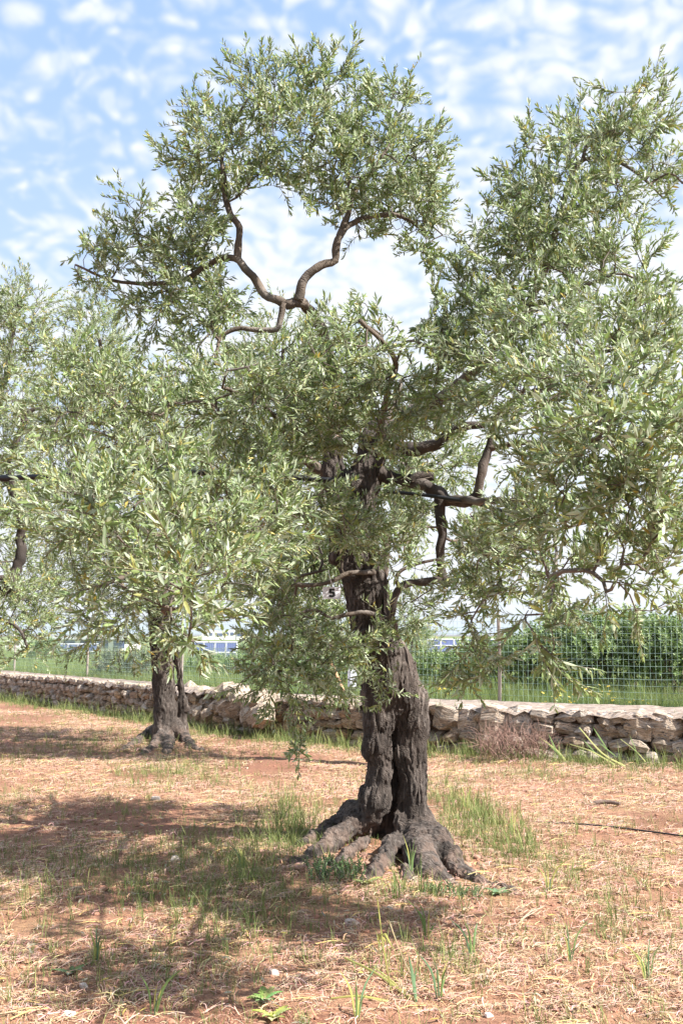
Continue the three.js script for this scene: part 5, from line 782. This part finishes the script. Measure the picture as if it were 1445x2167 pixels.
{ // dead wood, husk and a thin line on the soil
  const g = (px, py, h) => gpt(px, py).add(V(0, h, 0));
  tag(part('stick', tubeGeo(curve([g(1255, 1702, 0.02), g(1285, 1703, 0.035), g(1310, 1706, 0.02)], 0.05), curve([g(1255, 1702, 0.02), g(1285, 1703, 0.035), g(1310, 1706, 0.02)], 0.05).map(() => 0.02), 7, [0.17, 0.12, 0.1], 0.3), M.branch, scene), 'short dark stick lying on the sunlit straw at the right', 'stick');
  const line = curve([g(1130, 1745, 0.015), g(1200, 1752, 0.012), g(1290, 1758, 0.014), g(1380, 1770, 0.012), g(1480, 1782, 0.012)], 0.08); tag(part('thin_hose', tubeGeo(line, line.map(() => 0.007), 6), M.pipe, scene), 'thin dark hose lying across the soil at the right edge', 'hose');
  const t = thing('dry_husk', 'pale shredded dry husk lying on the straw right of the roots', 'husk', g(1105, 1935, 0)), R = rng(9);
  for (let i = 0; i < 11; i++) { const S = new Soup(), a = 0.55 + (R() - 0.5) * 0.6, l = 0.16 + R() * 0.2, o = V((R() - 0.5) * 0.08, 0.012 + R() * 0.02, (R() - 0.5) * 0.25), u = V(Math.cos(a), 0.05, -Math.sin(a)), w = V(-u.z, 0.2, u.x); for (let k = 0; k <= 4; k++) { const p = o.clone().addScaledVector(u, (k / 4 - 0.5) * l).add(V(0, 0.02 * Math.sin(k * 1.4 + i), 0)), q = 0.008 * Math.sin(Math.PI * (k + 0.4) / 5); S.v(p.clone().addScaledVector(w, q), UP, [0.6, 0.47, 0.34]); S.v(p.clone().addScaledVector(w, -q), UP, [0.6, 0.47, 0.34]); } for (let k = 0; k < 4; k++) { S.t(k * 2, k * 2 + 1, k * 2 + 2); S.t(k * 2 + 1, k * 2 + 3, k * 2 + 2); } part('strip', S.geo(false), M.straw, t); }
}

// ------------------------------------------------------------------ irrigation pipe, number tag
{
  const pts = curve([P(-260, 1020, TZ - 0.5), P(0, 1012, TZ - 0.5), P(80, 1009, TZ - 0.5), P(240, 999, TZ - 0.45), P(330, 997, TZ - 0.4), P(460, 1002, TZ - 0.3), P(620, 1010, TZ - 0.2), P(700, 1016, TZ - 0.17), P(740, 1018, TZ - 0.2)], 0.08);
  const t = thing('irrigation_pipe', 'black irrigation pipe slung level through the crowns to the big trunk', 'pipe');
  part('pipe', tubeGeo(pts, pts.map(() => 0.02), 12), M.pipe, t);
  const c = P(12, 1012, TZ - 0.5); const collar = part('collar', tubeGeo([c.clone().add(V(-0.035, 0, 0)), c.clone().add(V(-0.03, 0, 0)), c.clone().add(V(0.03, 0, 0)), c.clone().add(V(0.035, 0, 0))], [0.021, 0.026, 0.026, 0.021], 12), M.pipe, t);
  const p2 = curve([P(815, 1040, TZ - 0.18), P(900, 1048, TZ - 0.3), P(1000, 1064, TZ - 0.42), P(1075, 1084, TZ - 0.5), P(1160, 1100, TZ - 0.6)], 0.08), s = thing('irrigation_pipe', 'black irrigation pipe leaving the big trunk to the right under the branch', 'pipe');
  part('pipe', tubeGeo(p2, p2.map(() => 0.014), 10), M.pipe, s);
}
{
  const z = TZ - 0.44, c = P(702, 1254, z), px = z / F, t = thing('number_tag', 'small laminated white tag with a black 5 hanging from a low branch', 'tag', c); t.rotation.set(-0.2, 0.05, 0.02);
  const w = 38 * px, h = 26 * px;
  part('paper', new THREE.BoxGeometry(w, h, 0.0012), new THREE.MeshStandardMaterial({ color: new THREE.Color(0.86, 0.84, 0.92), roughness: 0.7 }), t).position.y = -0.003;
  part('laminate', new THREE.PlaneGeometry(46 * px, 34 * px), new THREE.MeshPhysicalMaterial({ color: 0xffffff, transmission: 1, thickness: 0, roughness: 0.06, ior: 1.3, side: THREE.DoubleSide }), t).position.z = 0.0022;
  const font = await new FontLoader().loadAsync('fonts/droid/droid_sans_bold.typeface.json');
  const g = new TextGeometry('5', { font, size: 17.2 * px, depth: 0.0004, curveSegments: 8, bevelEnabled: true, bevelThickness: 0.0001, bevelSize: 0.8 * px, bevelSegments: 1 }); g.computeBoundingBox(); const b = g.boundingBox; g.translate(-(b.min.x + b.max.x) / 2 + 0.5 * px, -(b.min.y + b.max.y) / 2 - 0.003, 0.0007); g.scale(1.12, 1, 1);
  part('digit', g, M.ink, t);
  const tie = curve([V(0.002, h / 2 + 0.004, 0.003), V(-0.006, 0.085, 0.012), V(-0.016, 0.125, 0.014), V(-0.022, 0.165, 0.012)].map((p) => p), 0.01); part('cable_tie', tubeGeo(tie, tie.map(() => 0.0028), 6), new THREE.MeshStandardMaterial({ color: new THREE.Color(0.72, 0.72, 0.74), roughness: 0.4 }), t);
}

// ------------------------------------------------------------------ far things: solar arrays, buildings
function solar(label, px0, px1, pyTop, pyBot, z, cols, rows, lean) {
  const a = P(px0, pyBot, z), b = P(px1, pyBot, z), h = (pyBot - pyTop) * z / F, t = thing('solar_array', label, 'solar panels', a, 'rows of solar panels in the field'), w = (b.x - a.x) / cols, ph = h / rows;
  const tilt = 0.5;
  for (let r = 0; r < rows; r++) for (let c = 0; c < cols; c++) {
    const m = part('panel', new THREE.BoxGeometry(w * 0.95, ph * 0.95 / Math.cos(tilt), 0.04), M.cell, t); m.rotation.x = -tilt; m.position.set((c + 0.5) * w, (r + 0.5) * ph, -Math.tan(tilt) * (r + 0.5) * ph);
    for (const [q, sx, sy, x, y] of [[0, w * 0.98, 0.05, 0, ph / 2 / Math.cos(tilt)], [1, 0.05, ph / Math.cos(tilt), w / 2, 0], [2, 0.05, ph / Math.cos(tilt), -w / 2, 0]]) { const f = part('frame', new THREE.BoxGeometry(sx, sy, 0.07), M.alu, m); f.position.set(x * 0.985, y * 0.985, 0.005); }
  }
  for (let c = 0; c <= cols; c += 2) { const l = Math.max(0.2, a.y - TOP + h * 0.5), m = part('leg', new THREE.CylinderGeometry(0.05, 0.05, l, 6), M.alu, t); m.position.set(c * w, -a.y + TOP + l / 2 - 0.1, -Math.tan(tilt) * h * 0.45); }
}
solar('row of blue solar panels nearest the white building, left', 118, 205, 1364, 1396, 46, 4, 2);
solar('row of blue solar panels seen between the two olive trunks', 405, 500, 1360, 1404, 40, 4, 2);
solar('strip of blue solar panels seen right of the big trunk', 905, 1075, 1354, 1380, 50, 6, 2);
{
  const z = 70, a = P(86, 1353, z), s = z / F, t = thing('white_building', 'long low white building behind the solar panels at the left', 'building', V(a.x, TOP, -z)), h = a.y - TOP;
  const wall = new THREE.MeshStandardMaterial({ color: new THREE.Color(0.75, 0.75, 0.76), roughness: 0.9 }), len = 170 * s;
  part('wall', new THREE.BoxGeometry(len, h, 7), wall, t).position.set(len / 2, h / 2, -3.5);
  part('roof', new THREE.BoxGeometry(len + 0.6, 0.22, 7.6), M.alu, t).position.set(len / 2, h + 0.11, -3.5);
  for (let i = 0; i < 5; i++) part('window', new THREE.BoxGeometry(0.7, 0.5, 0.06), M.cell, t).position.set(0.8 + i * 1.05, h * 0.55, 0.02);
  const b = P(12, 1366, 66), t2 = thing('white_shed', 'small white shed at the far left behind the grass', 'shed', V(b.x, TOP, -66)), hh = b.y - TOP + 0.2;
  part('wall', new THREE.BoxGeometry(0.9, hh, 2), wall, t2).position.set(0.45, hh / 2, -1); part('roof', new THREE.BoxGeometry(1.1, 0.08, 2.2), M.alu, t2).position.set(0.45, hh + 0.04, -1); part('door', new THREE.BoxGeometry(0.3, hh * 0.7, 0.05), M.post, t2).position.set(0.3, hh * 0.35, 0.02);
  const e = 260, es = e / F, c = P(428, 1342, e), t3 = thing('far_building', 'tiny pale flat roofed buildings on the horizon between the two olive trunks', 'building', V(c.x, TOP, -e));
  for (const [x, w, hgt] of [[0, 26, 11], [27, 18, 7], [46, 24, 13], [72, 16, 8]]) { const H2 = (1352 - 1342 + hgt) * es * 0.5 + 1; part('wall', new THREE.BoxGeometry(w * es, H2, 6), wall, t3).position.set((x + w / 2) * es, H2 / 2, -3); for (let k = 0; k < 2; k++) part('window', new THREE.BoxGeometry(0.7, 0.7, 0.1), M.cell, t3).position.set((x + w * (0.3 + 0.4 * k)) * es, H2 * 0.6, 0.03); }
}
renderer.render(scene, camera);
